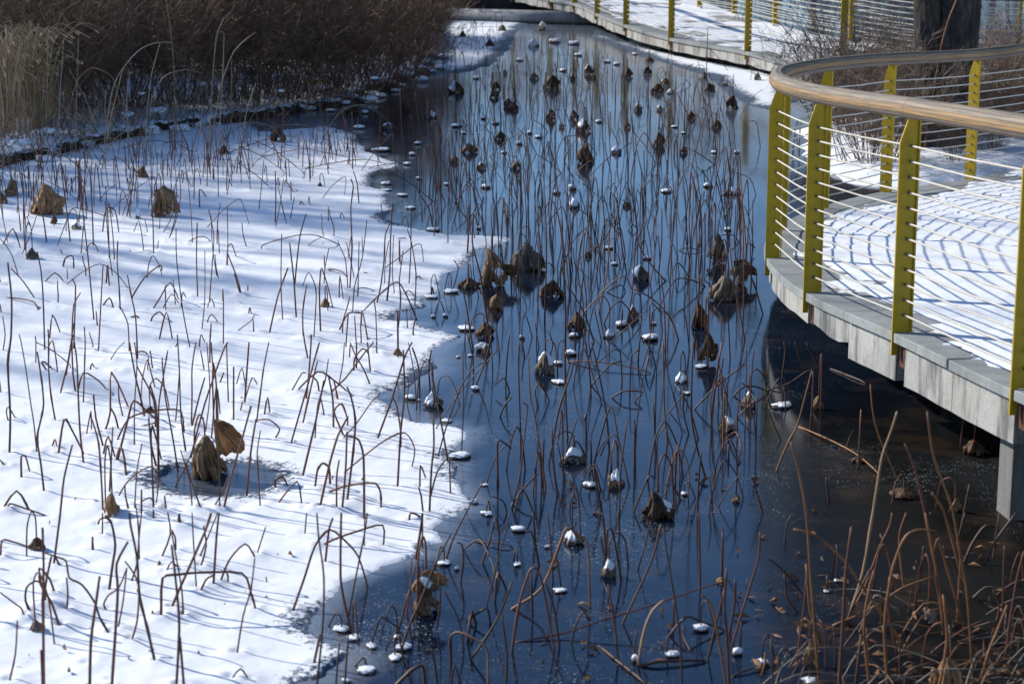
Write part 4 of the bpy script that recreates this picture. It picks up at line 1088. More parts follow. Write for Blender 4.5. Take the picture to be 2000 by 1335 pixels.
# ------------------------------------------------------------------ label helpers: name each thing by what stands near it
LM = [("the melt-hole curled leaf", 415, 905), ("the tan cone-shaped leaf", 218, 990), ("the small fan-shaped leaf", 68, 1232),
 ("the crooked-stalked dark leaf", 70, 1070), ("the broad tent-shaped leaf", 84, 395), ("the paired drooping leaves", 312, 405), ("the lone leaf mid-snow", 635, 596),
 ("the tiny leaf by the snow edge", 778, 690), ("the shore snow pads", 715, 1280), ("the shoreline crumpled leaf", 832, 1150),
 ("the hunched brown leaf", 962, 520), ("the grey bell-shaped leaf", 1035, 500), ("the pale shredded leaf", 1396, 487), ("the dark folded leaf", 1365, 615),
 ("the open-ice cone leaf", 1065, 712), ("the red-brown snowy leaf", 1286, 985), ("the snow-rimmed cup leaf", 1205, 935), ("the support column", 1974, 950),
 ("the mid-pond dark leaf", 1146, 300), ("the snowy inlet cone", 845, 783), ("the second yellow post", 1578, 520), ("the pale curled leaf", 1815, 1200),
 ("the grey pipe end", 900, 30), ("the left bank corner", 815, 160), ("the wide snow pad", 897, 893), ("the leaf by the bank", 543, 266),
 ("the collapsed orange leaf", 1768, 970), ("the squat grey leaf", 62, 498), ("the walkway brown leaf", 1432, 200)]
ORD = ['', 'second ', 'third ', 'fourth ', 'fifth ', 'sixth ', 'seventh ', 'eighth ', 'ninth ', 'tenth ', 'eleventh ', 'twelfth ']
_seen = {}
def relation(px, py, desc, skip=None):
    best = sorted(LM, key=lambda q: (q[1]-px)**2+((q[2]-py)*1.6)**2)
    for q in best[:4]:
        if skip and q[0] == skip: continue
        dx, dy = px-q[1], (py-q[2])*1.6
        if abs(dx) >= abs(dy): d = 'right of' if dx > 0 else 'left of'
        else: d = 'in front of' if dy > 0 else 'behind'
        key = (desc, d, q[0])
        k = _seen.get(key, 0)
        if k < len(ORD):
            _seen[key] = k+1
            o = ORD[k]
            return '%s, %s%s %s' % (desc, o, d, q[0])
    return desc
def nearness(px, py):
    return min((q[1]-px)**2+((q[2]-py)*1.6)**2 for q in LM)

# ------------------------------------------------------------------ lotus stems
SM = {'snow': [M_STEM_A, M_STEM_A, M_STEM_A, M_STEM_B], 'ice': [M_STEM_B, M_STEM_A, M_STEM_B, M_STEM_A, M_STEM_C], 'orange': [M_STEM_C, M_STEM_C, M_STEM_A], 'tan': [M_STEM_D]}
def stem_mb(s, off, mb=None):
    P = smooth_path(s.P)
    n = len(P); r = s.r
    rad = [r*(1.12-0.35*i/(n-1)) for i in range(n)]
    for i in range(0, n):
        if rnd.random() < 0.06: rad[i] *= 1.3
    mb = mb or MB()
    mb.tube([p-off for p in P], rad, 5)
    return mb
order = sorted(range(len(stems)), key=lambda i: -stems[i].size if (-40 < stems[i].px[0] < 2040) else 0)
top = set(order[:292])
for s in stems: s.near = nearness(*s.px)
rest = {}
hs = sorted(stems[i].H for i in top)
for i in sorted(top, key=lambda i: stems[i].near):
    s = stems[i]
    hh = s.H/max(60, s.px[1]+255)*2.9           # metres, about
    size = 'tall' if hh > 0.42 else ('short' if hh < 0.17 else 'middling')
    surf = {'snow': 'in the snow', 'ice': 'in the ice', 'orange': 'in dark ice', 'tan': 'in the ice'}[s.kind]
    colr = 'orange ' if s.kind == 'orange' else ('pale ' if s.kind == 'tan' else '')
    shape = s.shape
    if shape in ('slanting', 'crooked') and abs(s.dx) > 6: shape = ('right-' if s.dx > 0 else 'left-')+shape
    desc = '%s %s%s stem %s' % (size, colr, shape, surf)
    if shape.startswith('fallen'): desc = '%sfallen stem lying %s' % (colr, 'on the snow' if s.kind == 'snow' else 'on the ice')
    mb = stem_mb(s, s.base)
    o = mb.build('lotus_stem', rnd.choice(SM[s.kind]), None, True)
    o.location = s.base
    tag(o, relation(s.px[0], s.px[1], desc), 'lotus stem', 'dead lotus stems standing in the pond')
rest_mb = {0: MB(), 1: MB()}
for i, s in enumerate(stems):
    if i in top: continue
    stem_mb(s, Vector((0, 0, 0)), rest_mb[0 if s.kind == 'snow' else 1])
# stems of the open lake behind the far boardwalk
b = rest_mb[1]
keep = stems; stems = []
for k in range(900):
    x = rnd.uniform(1420, 2080); y = rnd.uniform(-30, 112)
    g = ground(x, y)
    j = min(range(len(E2b)), key=lambda q: (E2b[q]-g).length)
    if g.y < E2b[j].y+0.6+0.4*abs(g.x-E2b[j].x): continue
    add_world_stem(g.x, g.y, 'ice', 0.3, 0.8)
for s in stems:
    s.r *= 1.7
    stem_mb(s, Vector((0, 0, 0)), b)
stems = keep
mats = [M_STEM_A, M_STEM_B]
m2 = MB()
for q in (0, 1):
    m2.add(rest_mb[q].v, rest_mb[q].f, q)
o = m2.build('lotus_stems', mats, None, True); tag(o, kind='stuff')

# ------------------------------------------------------------------ leaves
def leaf_mb(w, h, seed, lobes=7, flare=0.75, fold=0.22, tilt=(0, 0), openness=1.0, flat=1.0, rings=9, seg=40, bend=0.0, hem=0.20):
    """a withered lotus leaf hanging from its centre: pleated cone, apex up; returns verts, faces, uvs"""
    q = random.Random(seed)
    ph = [q.uniform(0, 6.28) for _ in range(6)]
    V = []; F = []; UV = []
    dirx = q.uniform(0.8, 1.25)
    for i in range(rings+1):
        t = i/rings
        for j in range(seg):
            a = 2*math.pi*openness*j/seg
            r = (w/2)*(0.05+0.95*t**flare)
            w1 = abs(math.sin(0.5*(lobes*a+ph[0]+1.2*t)))*2-1.1; w2 = abs(math.sin(0.5*((lobes*2+3)*a+ph[1]-2*t)))*2-1.1
            pl = fold*min(1, t*1.6)*(w1*0.85+w2*0.42+math.sin(2*a+ph[2])*0.7)
            tuck = 1-0.22*max(0, t-0.7)/0.3
            r *= (1+pl)*tuck
            z = h*(1-t)+hem*h*t*(math.sin(3*a+ph[3])*0.6+math.sin(7*a+ph[4])*0.4)
            x = r*math.cos(a)*dirx; y = r*math.sin(a)/dirx*flat
            x += bend*h*math.sin(t*math.pi)*0.5
            nv = Vector((x/w*3.0+seed, y/w*3.0, z/max(h, 1e-3)*2.2))
            cr = mnoise.noise(nv)*0.20+mnoise.noise(nv*2.7)*0.10
            k_ = min(1, t*2.5)
            x *= 1+cr*1.3*k_; y *= 1+cr*1.3*k_
            z += h*k_*(mnoise.noise(nv*1.6+Vector((5, 0, 0)))*0.16+(0.20*max(0, mnoise.noise(Vector((a*2.2, seed, 1))))*t*t*2))
            V.append(Vector((x, y, max(z, 0.0))))
            UV.append((a/6.283, t))
    for i in range(rings):
        for j in range(seg if openness >= 1 else seg-1):
            j2 = (j+1) % seg
            if i >= rings-3 and mnoise.noise(Vector((j*0.45+seed*3, i*0.8, 2.0))) > 0.22: continue
            F.append((i*seg+j, (i+1)*seg+j, (i+1)*seg+j2, i*seg+j2))
    if tilt != (0, 0):
        M = Matrix.Rotation(tilt[0], 3, 'X') @ Matrix.Rotation(tilt[1], 3, 'Y')
        V = [M @ v for v in V]
    return V, F, UV
def fan_mb(A, rim, seed, pleats=9, amp=0.018, nu=60, nt_=12):
    """a pleated sheet spread from the stalk A to a curved rim (list of Vectors)"""
    V = []; F = []; UV = []
    q = random.Random(seed)
    rimc = catmull(rim, 12)
    for i in range(nt_+1):
        t = 0.03+0.97*i/nt_
        for j in range(nu+1):
            u = j/nu; x = u*(len(rimc)-1.001); k = int(x); p = rimc[k].lerp(rimc[k+1], x-k)
            n_ = mnoise.noise(Vector((u*6, t*1.5, seed)))
            p = A.lerp(p, t*(1+0.10*mnoise.noise(Vector((u*14, seed, 0)))*t))
            p = p+Vector((0, (abs(math.sin(u*pleats*math.pi))-0.5)*amp*2*t**0.7+n_*amp*2.2*t, n_*amp*t-0.25*amp*t*t))
            V.append(p); UV.append((u*1.2, t))
    for i in range(nt_):
        for j in range(nu):
            a_ = i*(nu+1)+j
            F.append((a_, a_+1, a_+nu+2, a_+nu+1))
    return V, F, UV
def leaf_obj(name, V, F, UV, mat, parent, thick=0.0022):
    me = bpy.data.meshes.new(name)
    me.from_pydata([tuple(v) for v in V], [], F)
    ul = me.uv_layers.new(name='UVMap')
    li = [0]*len(me.loops); me.loops.foreach_get('vertex_index', li)
    ul.data.foreach_set('uv', [c for i in li for c in UV[i]])
    me.polygons.foreach_set('use_smooth', [True]*len(me.polygons))
    me.materials.append(mat)
    o = link(name, me, parent)
    sm = o.modifiers.new('thickness', 'SOLIDIFY'); sm.thickness = thick
    return o
def snow_on(V, seg, rings, frac, q, parent, part='snow_cap', j0=None, wid=1.0, th=0.006):
    """snow lying on the upper flank of a leaf: a shell over part of the leaf, thickened"""
    j0 = q.randrange(seg) if j0 is None else j0
    nj = max(6, int(seg*wid)); r0, r1 = 0, max(2, int(rings*frac))
    if wid >= 1: nj = seg
    top = []; cx = sum(v.x for v in V)/len(V); cy = sum(v.y for v in V)/len(V)
    for i in range(r0, r1+1):
        for jj in range(nj):
            v = V[i*seg+(j0+jj) % seg]
            n = Vector((v.x-cx, v.y-cy, 0)); 
            if n.length > 1e-6: n.normalize()
            e = 1.0
            if i == r1: e = -0.4
            if wid < 1 and jj in (0, nj-1): e = -0.4
            top.append(v+(n*0.5+Vector((0, 0, 0.9)))*th*e*q.uniform(0.6, 1.3))
    F = []
    for i in range(r1-r0):
        for jj in range(nj if wid >= 1 else nj-1):
            j2 = (jj+1) % nj
            F.append((i*nj+jj, (i+1)*nj+jj, (i+1)*nj+j2, i*nj+j2))
    if wid >= 1: F.append(tuple(range(nj)))
    m = MB(); m.add(top, F)
    return m.build(part, M_SNOW, parent, True)
LMAT = {'t': M_LEAF_TAN, 'b': M_LEAF_BRN, 'g': M_LEAF_GRY}
used_big = {}
COLN = {'t': 'tan', 'b': 'brown', 'g': 'grey'}
def stalk(root, apex, q, height, reach, mat, r=0.0038, ang=None):
    a = q.uniform(0, 6.28) if ang is None else ang
    d = Vector((math.cos(a), math.sin(a), 0))
    P = [apex+Vector((0, 0, -0.01)), apex+Vector((0, 0, height*0.7)), apex+d*reach*0.35+Vector((0, 0, height)), apex+d*reach*0.8+Vector((0, 0, height*0.55))]
    P.append(Vector((apex.x+d.x*reach, apex.y+d.y*reach, -0.03)))
    m = MB(); m.tube(smooth_path(P), r, 5)
    return m.build('stalk', mat, root, True)
for k, (px, py, w, h, typ) in enumerate(LEAVES):
    q = random.Random(500+k)
    g = ground(px, py, 0.0)
    sc = g.y/FPX
    zb = base_h(g.x, g.y)
    W, Hh = w*sc, h*sc
    g.y += W*0.35
    root = empty('withered_leaf', (g.x, g.y, zb), 0)
    V, F, UV = leaf_mb(W*1.02, Hh*1.0, 900+k, lobes=q.choice((5, 6, 8)), flare=q.uniform(0.6, 1.0), fold=q.uniform(0.14, 0.24), bend=q.uniform(-0.25, 0.25), rings=8, seg=44)
    leaf_obj('leaf_blade', V, F, UV, LMAT[typ[0]], root)
    ht = q.uniform(0.06, 0.26)
    stalk(root, Vector((0, 0, Hh)), q, ht, q.uniform(0.05, 0.16), q.choice((M_STEM_B, M_STEM_A)))
    snowy = 's' in typ
    if snowy: snow_on(V, 44, 8, q.uniform(0.55, 0.9), q, root, wid=q.uniform(0.35, 0.6) if typ[0] != 'g' else q.uniform(0.5, 0.8), th=0.004+0.03*Hh)
    shp = 'flat' if h < 0.62*w else ('narrow' if h > 1.15*w else 'cone-shaped')
    surf = 'on the snow' if zb > 0.005 else 'on the ice'
    named = {(218,1012): 'tan cone-shaped withered leaf alone on open snow beneath a thick stem', (68,1245): 'small fan-shaped withered leaf hanging low on the snow', (70,1082): 'dark crumpled withered leaf on a crooked stalk over snow',
             (635,606): 'lone small tan leaf mid-snow beside two long stems', (1065,731): 'snow-dusted cone leaf on open ice with its dark reflection', (1205,951): 'tan cup leaf rimmed with snow standing on open ice',
             (845,797): 'snow-covered cone leaf by the inlet of the snow edge', (1768,975): 'flat brown leaf collapsed on the black ice by the column', (1582,1300): 'tall narrow tan leaf beside a thick orange stem'}
    lab = named.get((px, py)) or relation(px, py, '%s%s %s leaf %s' % ('snowy ' if snowy else '', shp, COLN[typ[0]], surf))
    tag(root, lab, 'withered leaf', 'withered lotus leaves in the pond')

BIGLAB = {'curled': 'large curled tan leaf standing in the round melt hole in the snow', 'tent': 'broad tent-shaped tan leaf on the snow below the bank', 'pair': 'two drooping lobes of a tan leaf beneath crossing stems on snow',
 'hunched': 'tall hunched tan leaf at the tip of the snow tongue', 'bell': 'grey bell-shaped leaf hanging over ice beside the hunched leaf', 'shred': 'pale shredded leaf hanging from an upright stem near the platform',
 'twist': 'pale twisted leaf closest to the platform edge', 'tattered': 'wide tattered grey leaf below the pale twisted leaf', 'folded': 'dark folded leaf under the tattered grey leaf', 'folded2': 'narrow dark leaf hanging just below the dark folded leaf',
 'redbrown': 'red-brown crumpled leaf with a snow patch on open ice', 'shore': 'large crumpled tan leaf at the shoreline of the snow sheet', 'corner': 'large blurred tan leaf tip rising at the bottom edge', 'pale': 'pale curled leaf floating among orange stems'}
for k, (nm, px, py, w, h, typ) in enumerate(BIG):
    q = random.Random(77+k)
    g = ground(px, py, 0.0)
    sc = g.y/FPX; W, Hh = w*sc, h*sc
    zb = base_h(g.x, g.y) if nm != 'curled' else 0.0
    g.y += W*0.25
    root = empty('withered_leaf', (g.x, g.y, zb), 0)
    tag(root, BIGLAB[nm], 'withered leaf', 'withered lotus leaves in the pond')
    specs = {'curled': [((-0.06, 0, 0), 0.74, 0.74, (0, R(-8))), ((-0.30, 0.1, 0), 0.45, 0.55, (R(-6), R(12)))],
     'tent': [((0, 0, 0), 0.8, 1.0, (0, 0)), ((0.28, -0.1, 0), 0.45, 0.42, (0, R(10))), ((-0.22, 0.1, 0), 0.45, 0.72, (0, R(-8)))],
     'pair': [((-0.18, 0, 0), 0.52, 0.9, (0, R(5))), ((0.22, 0, 0.05), 0.55, 1.0, (0, R(-12)))],
     'hunched': [((-0.05, 0, 0), 0.75, 1.0, (0, R(-5))), ((0.32, -0.1, 0.12), 0.55, 0.5, (R(10), R(-35)))],
     'bell': [((0, 0, 0), 0.95, 1.0, (0, R(-6))), ((0.2, 0.1, 0), 0.4, 0.5, (0, 0))],
     'shred': [((-0.1, 0, 0.2), 0.7, 0.75, (0, R(4))), ((0.2, 0, 0), 0.55, 0.8, (0, R(-10)))],
     'twist': [((-0.1, 0, 0.25), 0.75, 0.7, (0, R(20))), ((0.2, 0, 0.1), 0.5, 0.45, (0, R(-40)))],
     'tattered': [((0, 0, 0), 0.9, 0.95, (0, R(6))), ((-0.25, 0, 0.1), 0.5, 0.6, (0, R(35)))],
     'folded': [((0, 0, 0), 0.85, 1.0, (0, R(-5))), ((0.2, 0, 0), 0.5, 0.6, (0, R(-15)))],
     'folded2': [((0, 0, 0.1), 0.9, 0.9, (0, R(4)))],
     'redbrown': [((-0.1, 0, 0), 0.8, 0.95, (0, R(-6))), ((0.25, 0, 0), 0.55, 0.6, (0, R(-22)))],
     'shore': [((0.05, 0, 0), 0.75, 0.6, (0, R(-10))), ((-0.15, 0, 0.45), 0.5, 0.5, (0, R(10))), ((0.20, -0.05, 0.5), 0.42, 0.42, (R(8), R(-38)))],
     'corner': [((0, 0, 0), 0.9, 1.0, (0, 0)), ((-0.3, 0, 0), 0.5, 0.6, (0, R(-10)))],
     'pale': [((0, 0, 0), 0.9, 0.8, (R(20), R(40)))]}[nm]
    fans = {'curled': ((0.0, 1.0), [(0.16, 1.0), (0.42, 0.88), (0.62, 0.66), (0.56, 0.50), (0.34, 0.42), (0.06, 0.40)]),
            'shore': ((-0.1, 0.95), [(0.1, 1.02), (0.5, 0.86), (0.62, 0.70), (0.3, 0.66), (0.0, 0.6)]),
            'twist': ((-0.3, 0.9), [(-0.2, 1.02), (0.3, 0.95), (0.75, 0.45), (0.3, 0.35), (-0.1, 0.2)]),
            'hunched': ((0.1, 0.55), [(0.3, 0.62), (0.75, 0.50), (0.8, 0.36), (0.4, 0.22), (0.2, 0.15)]),
            'shred': ((0.1, 1.05), [(0.3, 0.9), (0.5, 0.55), (0.35, 0.2), (0.05, 0.05)])}
    if nm in fans:
        (ax_, az_), rm = fans[nm]
        V, F, UV = fan_mb(Vector((ax_*W, -0.04*W, az_*Hh)), [Vector((x*W, (-0.10+0.06*math.sin(i_*1.7))*W, z*Hh)) for i_, (x, z) in enumerate(rm)], k+3.3, 8, 0.035*W+0.004)
        leaf_obj('leaf_blade', V, F, UV, LMAT[typ], root, 0.003)
    for li, (o_, ws, hs_, tl) in enumerate(specs):
        V, F, UV = leaf_mb(W*ws, Hh*hs_, 40+k*5+li, lobes=q.choice((6, 7, 9)), flare=q.uniform(0.5, 0.8), fold=0.24, bend=q.uniform(-0.3, 0.3), rings=12, seg=56, tilt=tl, hem=0.14)
        V = [v+Vector((o_[0]*W, o_[1]*W, o_[2]*Hh)) for v in V]
        leaf_obj('leaf_blade', V, F, UV, LMAT[typ] if not (nm == 'shore' and li == 2) else M_LEAF_GRY, root, 0.003)
        if nm in ('redbrown', 'shore', 'tent', 'hunched', 'twist') and li == len(specs)-1:
            snow_on(V, 56, 12, 0.6, q, root, wid=0.4, j0=40, th=0.006)
    stalk(root, Vector((0, 0, Hh*0.97)), q, q.uniform(0.10, 0.28), 0.10, M_STEM_A, 0.0045)
    if nm in ('curled', 'shore'): stalk(root, Vector((-0.2*W, 0, Hh*0.5)), q, Hh*0.6, 0.06, M_STEM_A, 0.0045)

# ------------------------------------------------------------------ snow pads: frozen pods capped with snow
PODV = []
def pad_mesh(seed, irregular=0.12, seg=22, rings=8):
    q = random.Random(seed); ph = [q.uniform(0, 6.28) for _ in range(4)]
    V = []; F = []
    for i in range(rings+1):
        th = math.pi*i/rings
        for j in range(seg):
            a = 2*math.pi*j/seg
            r = 0.5*math.sin(th)**0.8 if 0 < i < rings else 0.0
            r *= 1+irregular*(math.sin(2*a+ph[0])*0.6+math.sin(3*a+ph[1])*0.4+math.sin(5*a+ph[2])*0.25)
            z = 0.55+0.5*math.cos(th)
            if z < 0.55: z = 0.55-(0.55-z)*0.75
            nz_ = mnoise.noise(Vector((math.cos(a)*1.9+seed, math.sin(a)*1.9, z*1.5)))*0.5+mnoise.noise(Vector((math.cos(a)*4.5+seed, math.sin(a)*4.5, z*3)))*0.25
            r *= 1+0.85*nz_; z += 0.26*nz_*math.sin(th)
            V.append((r*math.cos(a), r*math.sin(a), z))
    for i in range(rings):
        for j in range(seg):
            j2 = (j+1) % seg
            F.append((i*seg+j, (i+1)*seg+j, (i+1)*seg+j2, i*seg+j2))
    m = MB(); m.add(V, F)
    me = m.mesh('snow_cap', M_SNOW, True)
    m = MB(); base = []
    for (r, z) in ((0.10, -0.10), (0.40, 0.06), (0.47, 0.20), (0.44, 0.32), (0.2, 0.36)):
        base.append((r, z))
    V = []; F = []
    for (r, z) in base:
        for j in range(seg):
            a = 2*math.pi*j/seg
            rr_ = r*(1+0.10*math.sin(7*a+ph[0])+irregular*math.sin(2*a+ph[0]))
            V.append((rr_*math.cos(a), rr_*math.sin(a), z))
    for i in range(len(base)-1):
        for j in range(seg):
            j2 = (j+1) % seg
            F.append((i*seg+j, i*seg+j2, (i+1)*seg+j2, (i+1)*seg+j))
    m.add(V, F)
    return me, m.mesh('pod', M_POD, True)
PADM = [pad_mesh(60+i, 0.10+0.04*(i % 3), 28, 10) for i in range(14)]
def pad_sort(q): return nearness(q[0], q[1])
for k, (px, py, w, h) in enumerate(sorted(PADS, key=pad_sort)):
    q = random.Random(3000+k)
    g = ground(px, py, 0.0); sc = g.y/FPX
    W = w*sc; el = math.atan2(2.9, g.y)
    # apparent height = dome height + foreshortened width
    Hh = max(h*sc-W*math.sin(el)*0.75, 0.28*W*0.5, 0.008)/math.cos(el)
    Hh = min(max(Hh, W*0.22), W*0.8)
    g.y += W*0.45
    root = empty('snow_pad', (g.x, g.y, 0.0), q.uniform(0, 6.28))
    a, b2 = q.choice(PADM)
    dy = q.uniform(0.75, 1.0)
    c = link('snow_cap', a, root); c.scale = (W, W*dy, Hh); c.location = (0, 0, 0.06*Hh)
    c = link('pod', b2, root); c.scale = (W*1.12, W*dy*1.12, Hh*1.05)
    shp = 'flat oval' if w > 2.3*h else ('round' if w < 1.35*h else 'oval')
    sz = 'large ' if w > 24 else ('tiny ' if w < 11 else '')
    tag(root, relation(px, py, '%s%s snow-capped pod on ice' % (sz, shp)), 'snow pad', 'snow-capped pods frozen into the pond')
    if q.random() < 0.5 and w > 9:
        m = MB(); aa = q.uniform(0, 6.28); d = Vector((math.cos(aa), math.sin(aa), 0)); hh = q.uniform(0.04, 0.16)
        m.tube(smooth_path([Vector((0, 0, Hh*0.5)), Vector((0, 0, hh*0.7+Hh)), d*0.03+Vector((0, 0, hh+Hh)), d*0.08+Vector((0, 0, -0.02))]), 0.0035, 5)
        m.build('stalk', M_STEM_B, root, True)

# pale shed leaf fragments frozen flat in the ice
FR = [(1305,1287,60,4),(1130,825,14,12),(1000,632,30,5),(880,715,40,5),(1560,1175,60,10),(1430,1065,50,14),(1250,1240,80,22),(1440,870,60,8),(1410,1090,60,12),(1120,970,30,10),(745,1140,50,16)]

# ------------------------------------------------------------------ reeds at the foot of the left bank
REEDS = """800,1335 830,1000 880,700 950,550 1080,400 1200,340 1340,330|1130,1335 1150,900 1180,600 1250,340|1100,740 1280,590 1450,540 1590,580 1690,690|1160,1200 1180,800 1280,600 1450,545 1580,575
1640,1335 1650,800 1690,300 1750,140|1680,1250 1660,1100 1720,700 1830,400 2000,250|590,1335 600,700 615,300|480,1335 460,900 500,300|800,1300 600,1000 430,750 340,710|580,1100 580,780 400,700 300,640 235,580
470,1150 600,640 720,530 850,580 900,640|1000,1335 1010,1000 950,730|500,1100 450,620 420,450 360,360|100,1040 110,860 80,750 60,640|1390,1100 1370,900 1350,400 1300,0|1450,1000 1130,380 980,340 800,300
820,1330 850,1000 960,540|1700,1300 1740,600 1750,260 1720,250|1880,1250 1920,900 2000,650|1800,1040 1810,470|0,1210 130,1100 180,860|900,1250 820,900 830,700|1010,1340 990,770 1015,560
860,1050 1050,900 1450,1000|1500,1300 1580,950|350,1200 330,900 350,560|700,1250 720,900 540,540|1620,1250 1640,900"""
REEDS2 = """0,1040 200,980 350,975 480,1010 590,1080|0,1240 200,1190 370,1160 540,1190 750,1240|300,1340 560,1280 840,1245 1030,1290|880,1330 900,1305 1150,1270|-300,1230 -100,1150 180,1060 330,1080"""
k = 0
reeds = []
for txt, ox in ((REEDS, 0), (REEDS2, 500)):
    for poly in txt.replace('\n', '|').split('|'):
        pts = [tuple(float(q) for q in t.split(',')) for t in poly.split()]
        reeds.append([(ox+x/4, y/4) for x, y in pts])
qr = random.Random(64)
for k in range(46):
    x = qr.uniform(-60, 640); y = 335-0.14*x+qr.uniform(-45, 40)
    L = qr.uniform(60, 190); dirn = qr.choice((-1, 1)); hh = qr.uniform(20, 95)
    if qr.random() < 0.45: reeds.append([(x, y), (x+dirn*L*0.25, y-hh*0.8), (x+dirn*L*0.6, y-hh), (x+dirn*L, y-hh*qr.uniform(0.2, 0.7))])
    elif qr.random() < 0.5: reeds.append([(x, y), (x+dirn*L*0.4, y-hh*0.35), (x+dirn*L, y-hh*0.45+qr.uniform(-5, 20))])
    else: reeds.append([(x, y), (x+dirn*5, y-hh*0.8), (x+dirn*qr.uniform(0, 30), y-hh*1.4)])
for pts in reeds:
    n0 = len(stems)
    add_px_stem(pts, 'tan', 0.0052 if n0 else 0.005)
    s = stems.pop()
    o = stem_mb(s, s.base).build('reed', rnd.choice((M_STEM_E, M_STEM_E, M_STEM_D)), None, True); o.location = s.base
    sh = {'arched': 'arching', 'hooked': 'drooping', 'upright': 'upright', 'slanting': 'slanting', 'crooked': 'bent', 'fallen': 'fallen'}[s.shape]
    tag(o, relation(s.px[0], s.px[1], '%s pale grey reed' % sh), 'reed', 'pale reeds at the foot of the left bank')

# ------------------------------------------------------------------ shrubs
def shrub_mesh(name, seed, h, spread, mains, sides, tinies, mat, leafmat=None, leaves=0, r0=0.006, upright=0.5):
    q = random.Random(seed); m = MB()
    def rv(): return Vector((q.uniform(-1, 1), q.uniform(-1, 1), q.uniform(-1, 1)))
    for i in range(mains):
        a = q.uniform(0, 6.28); rb = q.uniform(0, 0.28)*spread
        p = Vector((math.cos(a)*rb, math.sin(a)*rb, -0.05))
        d = Vector((math.cos(a)*q.uniform(0.05, 1)*(1-upright)*1.4, math.sin(a)*q.uniform(0.05, 1)*(1-upright)*1.4, 1)).normalized()
        L = h*q.uniform(0.7, 1.1); seg = 5; pts = [p]
        for s_ in range(seg):
            d = (d+rv()*0.16+Vector((0, 0, -0.03*s_))).normalized(); p = p+d*L/seg; pts.append(p)
        m.tube(pts, [r0*(1-0.75*t/seg) for t in range(seg+1)], 3, cap=False)
        for j in range(sides):
            t = q.uniform(0.25, 1.0)*seg; k = min(int(t), seg-1)
            b = pts[k].lerp(pts[k+1], t-k)
            dd = (d*0.5+rv()*0.9+Vector((0, 0, 0.35))).normalized(); l = h*q.uniform(0.10, 0.30)
            b1 = b+dd*l*0.5; b2 = b1+(dd+rv()*0.4).normalized()*l*0.5
            m.tube([b, b1, b2], [r0*0.5, r0*0.4, r0*0.22], 3, cap=False)
            for u in range(tinies):
                c = b.lerp(b2, q.uniform(0.2, 1)); e = (dd+rv()*1.1).normalized()*h*q.uniform(0.04, 0.11)
                m.tube([c, c+e], [r0*0.32, r0*0.18], 3, cap=False)
            for u in range(leaves):
                if q.random() < 0.5:
                    c = b.lerp(b2, q.uniform(0.2, 1)); n1 = rv().normalized(); n2 = n1.cross(rv()).normalized(); z_ = q.uniform(0.008, 0.02)
                    m.add([c-n1*z_, c+n2*z_*0.6, c+n1*z_, c-n2*z_*0.6+Vector((0, 0, 0.003))], [(0, 1, 2), (0, 2, 3)], 1)
    return m.mesh(name, [mat, leafmat or mat])
DARKS = [shrub_mesh('shrub', 10+i, 1.6, 1.9, 90, 14, 4, M_TWIG, M_DEADLEAF, 2, 0.0062, 0.42) for i in range(3)]
LIGHTS = [shrub_mesh('shrub', 30+i, 1.2, 1.3, 62, 12, 3, M_TWIG_L, M_DEADLEAF, 1, 0.0055, 0.45) for i in range(3)]
DPOS = [(40,222),(150,206),(255,196),(360,190),(465,182),(565,172),(655,158),(735,138),(792,104),(815,66),(90,160),(205,150),(320,140),(430,135),(530,125),(630,112),(710,90),(765,50),
        (40,105),(160,95),(290,88),(420,80),(550,70),(660,50),(740,12),(-60,190),(-40,120)]
DLAB = ['thin dark shrub', 'bushy dark shrub', 'dense brown shrub', 'tangled twiggy shrub']
NTH = ['first','second','third','fourth','fifth','sixth','seventh','eighth','ninth','tenth']
for k, (px, py) in enumerate(DPOS):
    g = ground(px, py+(17 if k < 8 else 6), 0.15)
    o = link('shrub', DARKS[k % 3]); q = random.Random(k)
    sc = q.uniform(0.9, 1.12)*(0.8 if px > 780 else 1)
    o.location = (g.x, g.y, base_h(g.x, g.y)-0.03); o.rotation_euler = (0, 0, q.uniform(0, 6.28)); o.scale = (sc, sc, sc*q.uniform(0.92, 1.1))
    if k < 10: lab = '%s dark shrub along the front of the left bank, counted from the grass' % NTH[k]
    elif k < 18: lab = '%s dark shrub of the middle row on the left bank, counted from the grass' % NTH[k-10]
    elif k < 25: lab = '%s dark shrub of the back row on the left bank, counted from the grass' % NTH[k-18]
    else: lab = ['dark shrub at the outer end of the front row', 'dark shrub at the outer end of the back row'][k-25]
    tag(o, lab, 'shrub', 'bare dark shrubs on the left bank')
LPOS = [(3.55,20.2,1.0),(3.8,21.4,0.9),(3.75,23.0,1.05),(4.6,22.5,0.9),(4.95,20.9,0.45),(5.75,21.8,0.6),(6.3,22.6,0.9),(5.5,23.3,1.0),(6.9,23.2,0.9),(4.35,20.0,0.38),(6.1,23.9,0.8),(4.5,23.8,0.95),(7.6,22.6,0.9),(3.95,22.3,0.8),(5.25,22.5,1.0),(6.1,20.9,0.6),(6.6,21.9,0.85)]
LPL = ['leftmost tan shrub at the island tip', 'tan shrub behind the second pair of posts', 'tan shrub at the rear corner of the island', 'tan shrub just left of the tree trunk', 'low tan shrub in front of the tree trunk',
       'tan shrub right of the tree trunk near the railing', 'tan shrub further right of the tree on the island', 'tan shrub directly behind the tree trunk', 'tan shrub at the right rear of the island', 'smallest tan shrub beside the platform edge',
       'tan shrub beside the far boardwalk right of the tree', 'tan shrub beside the far boardwalk left of the tree', 'outermost tan shrub on the island', 'tan shrub midway between the island tip and the trunk', 'tan shrub hugging the rear of the trunk', 'tan shrub just behind the third far post', 'tan shrub at the right front of the island']
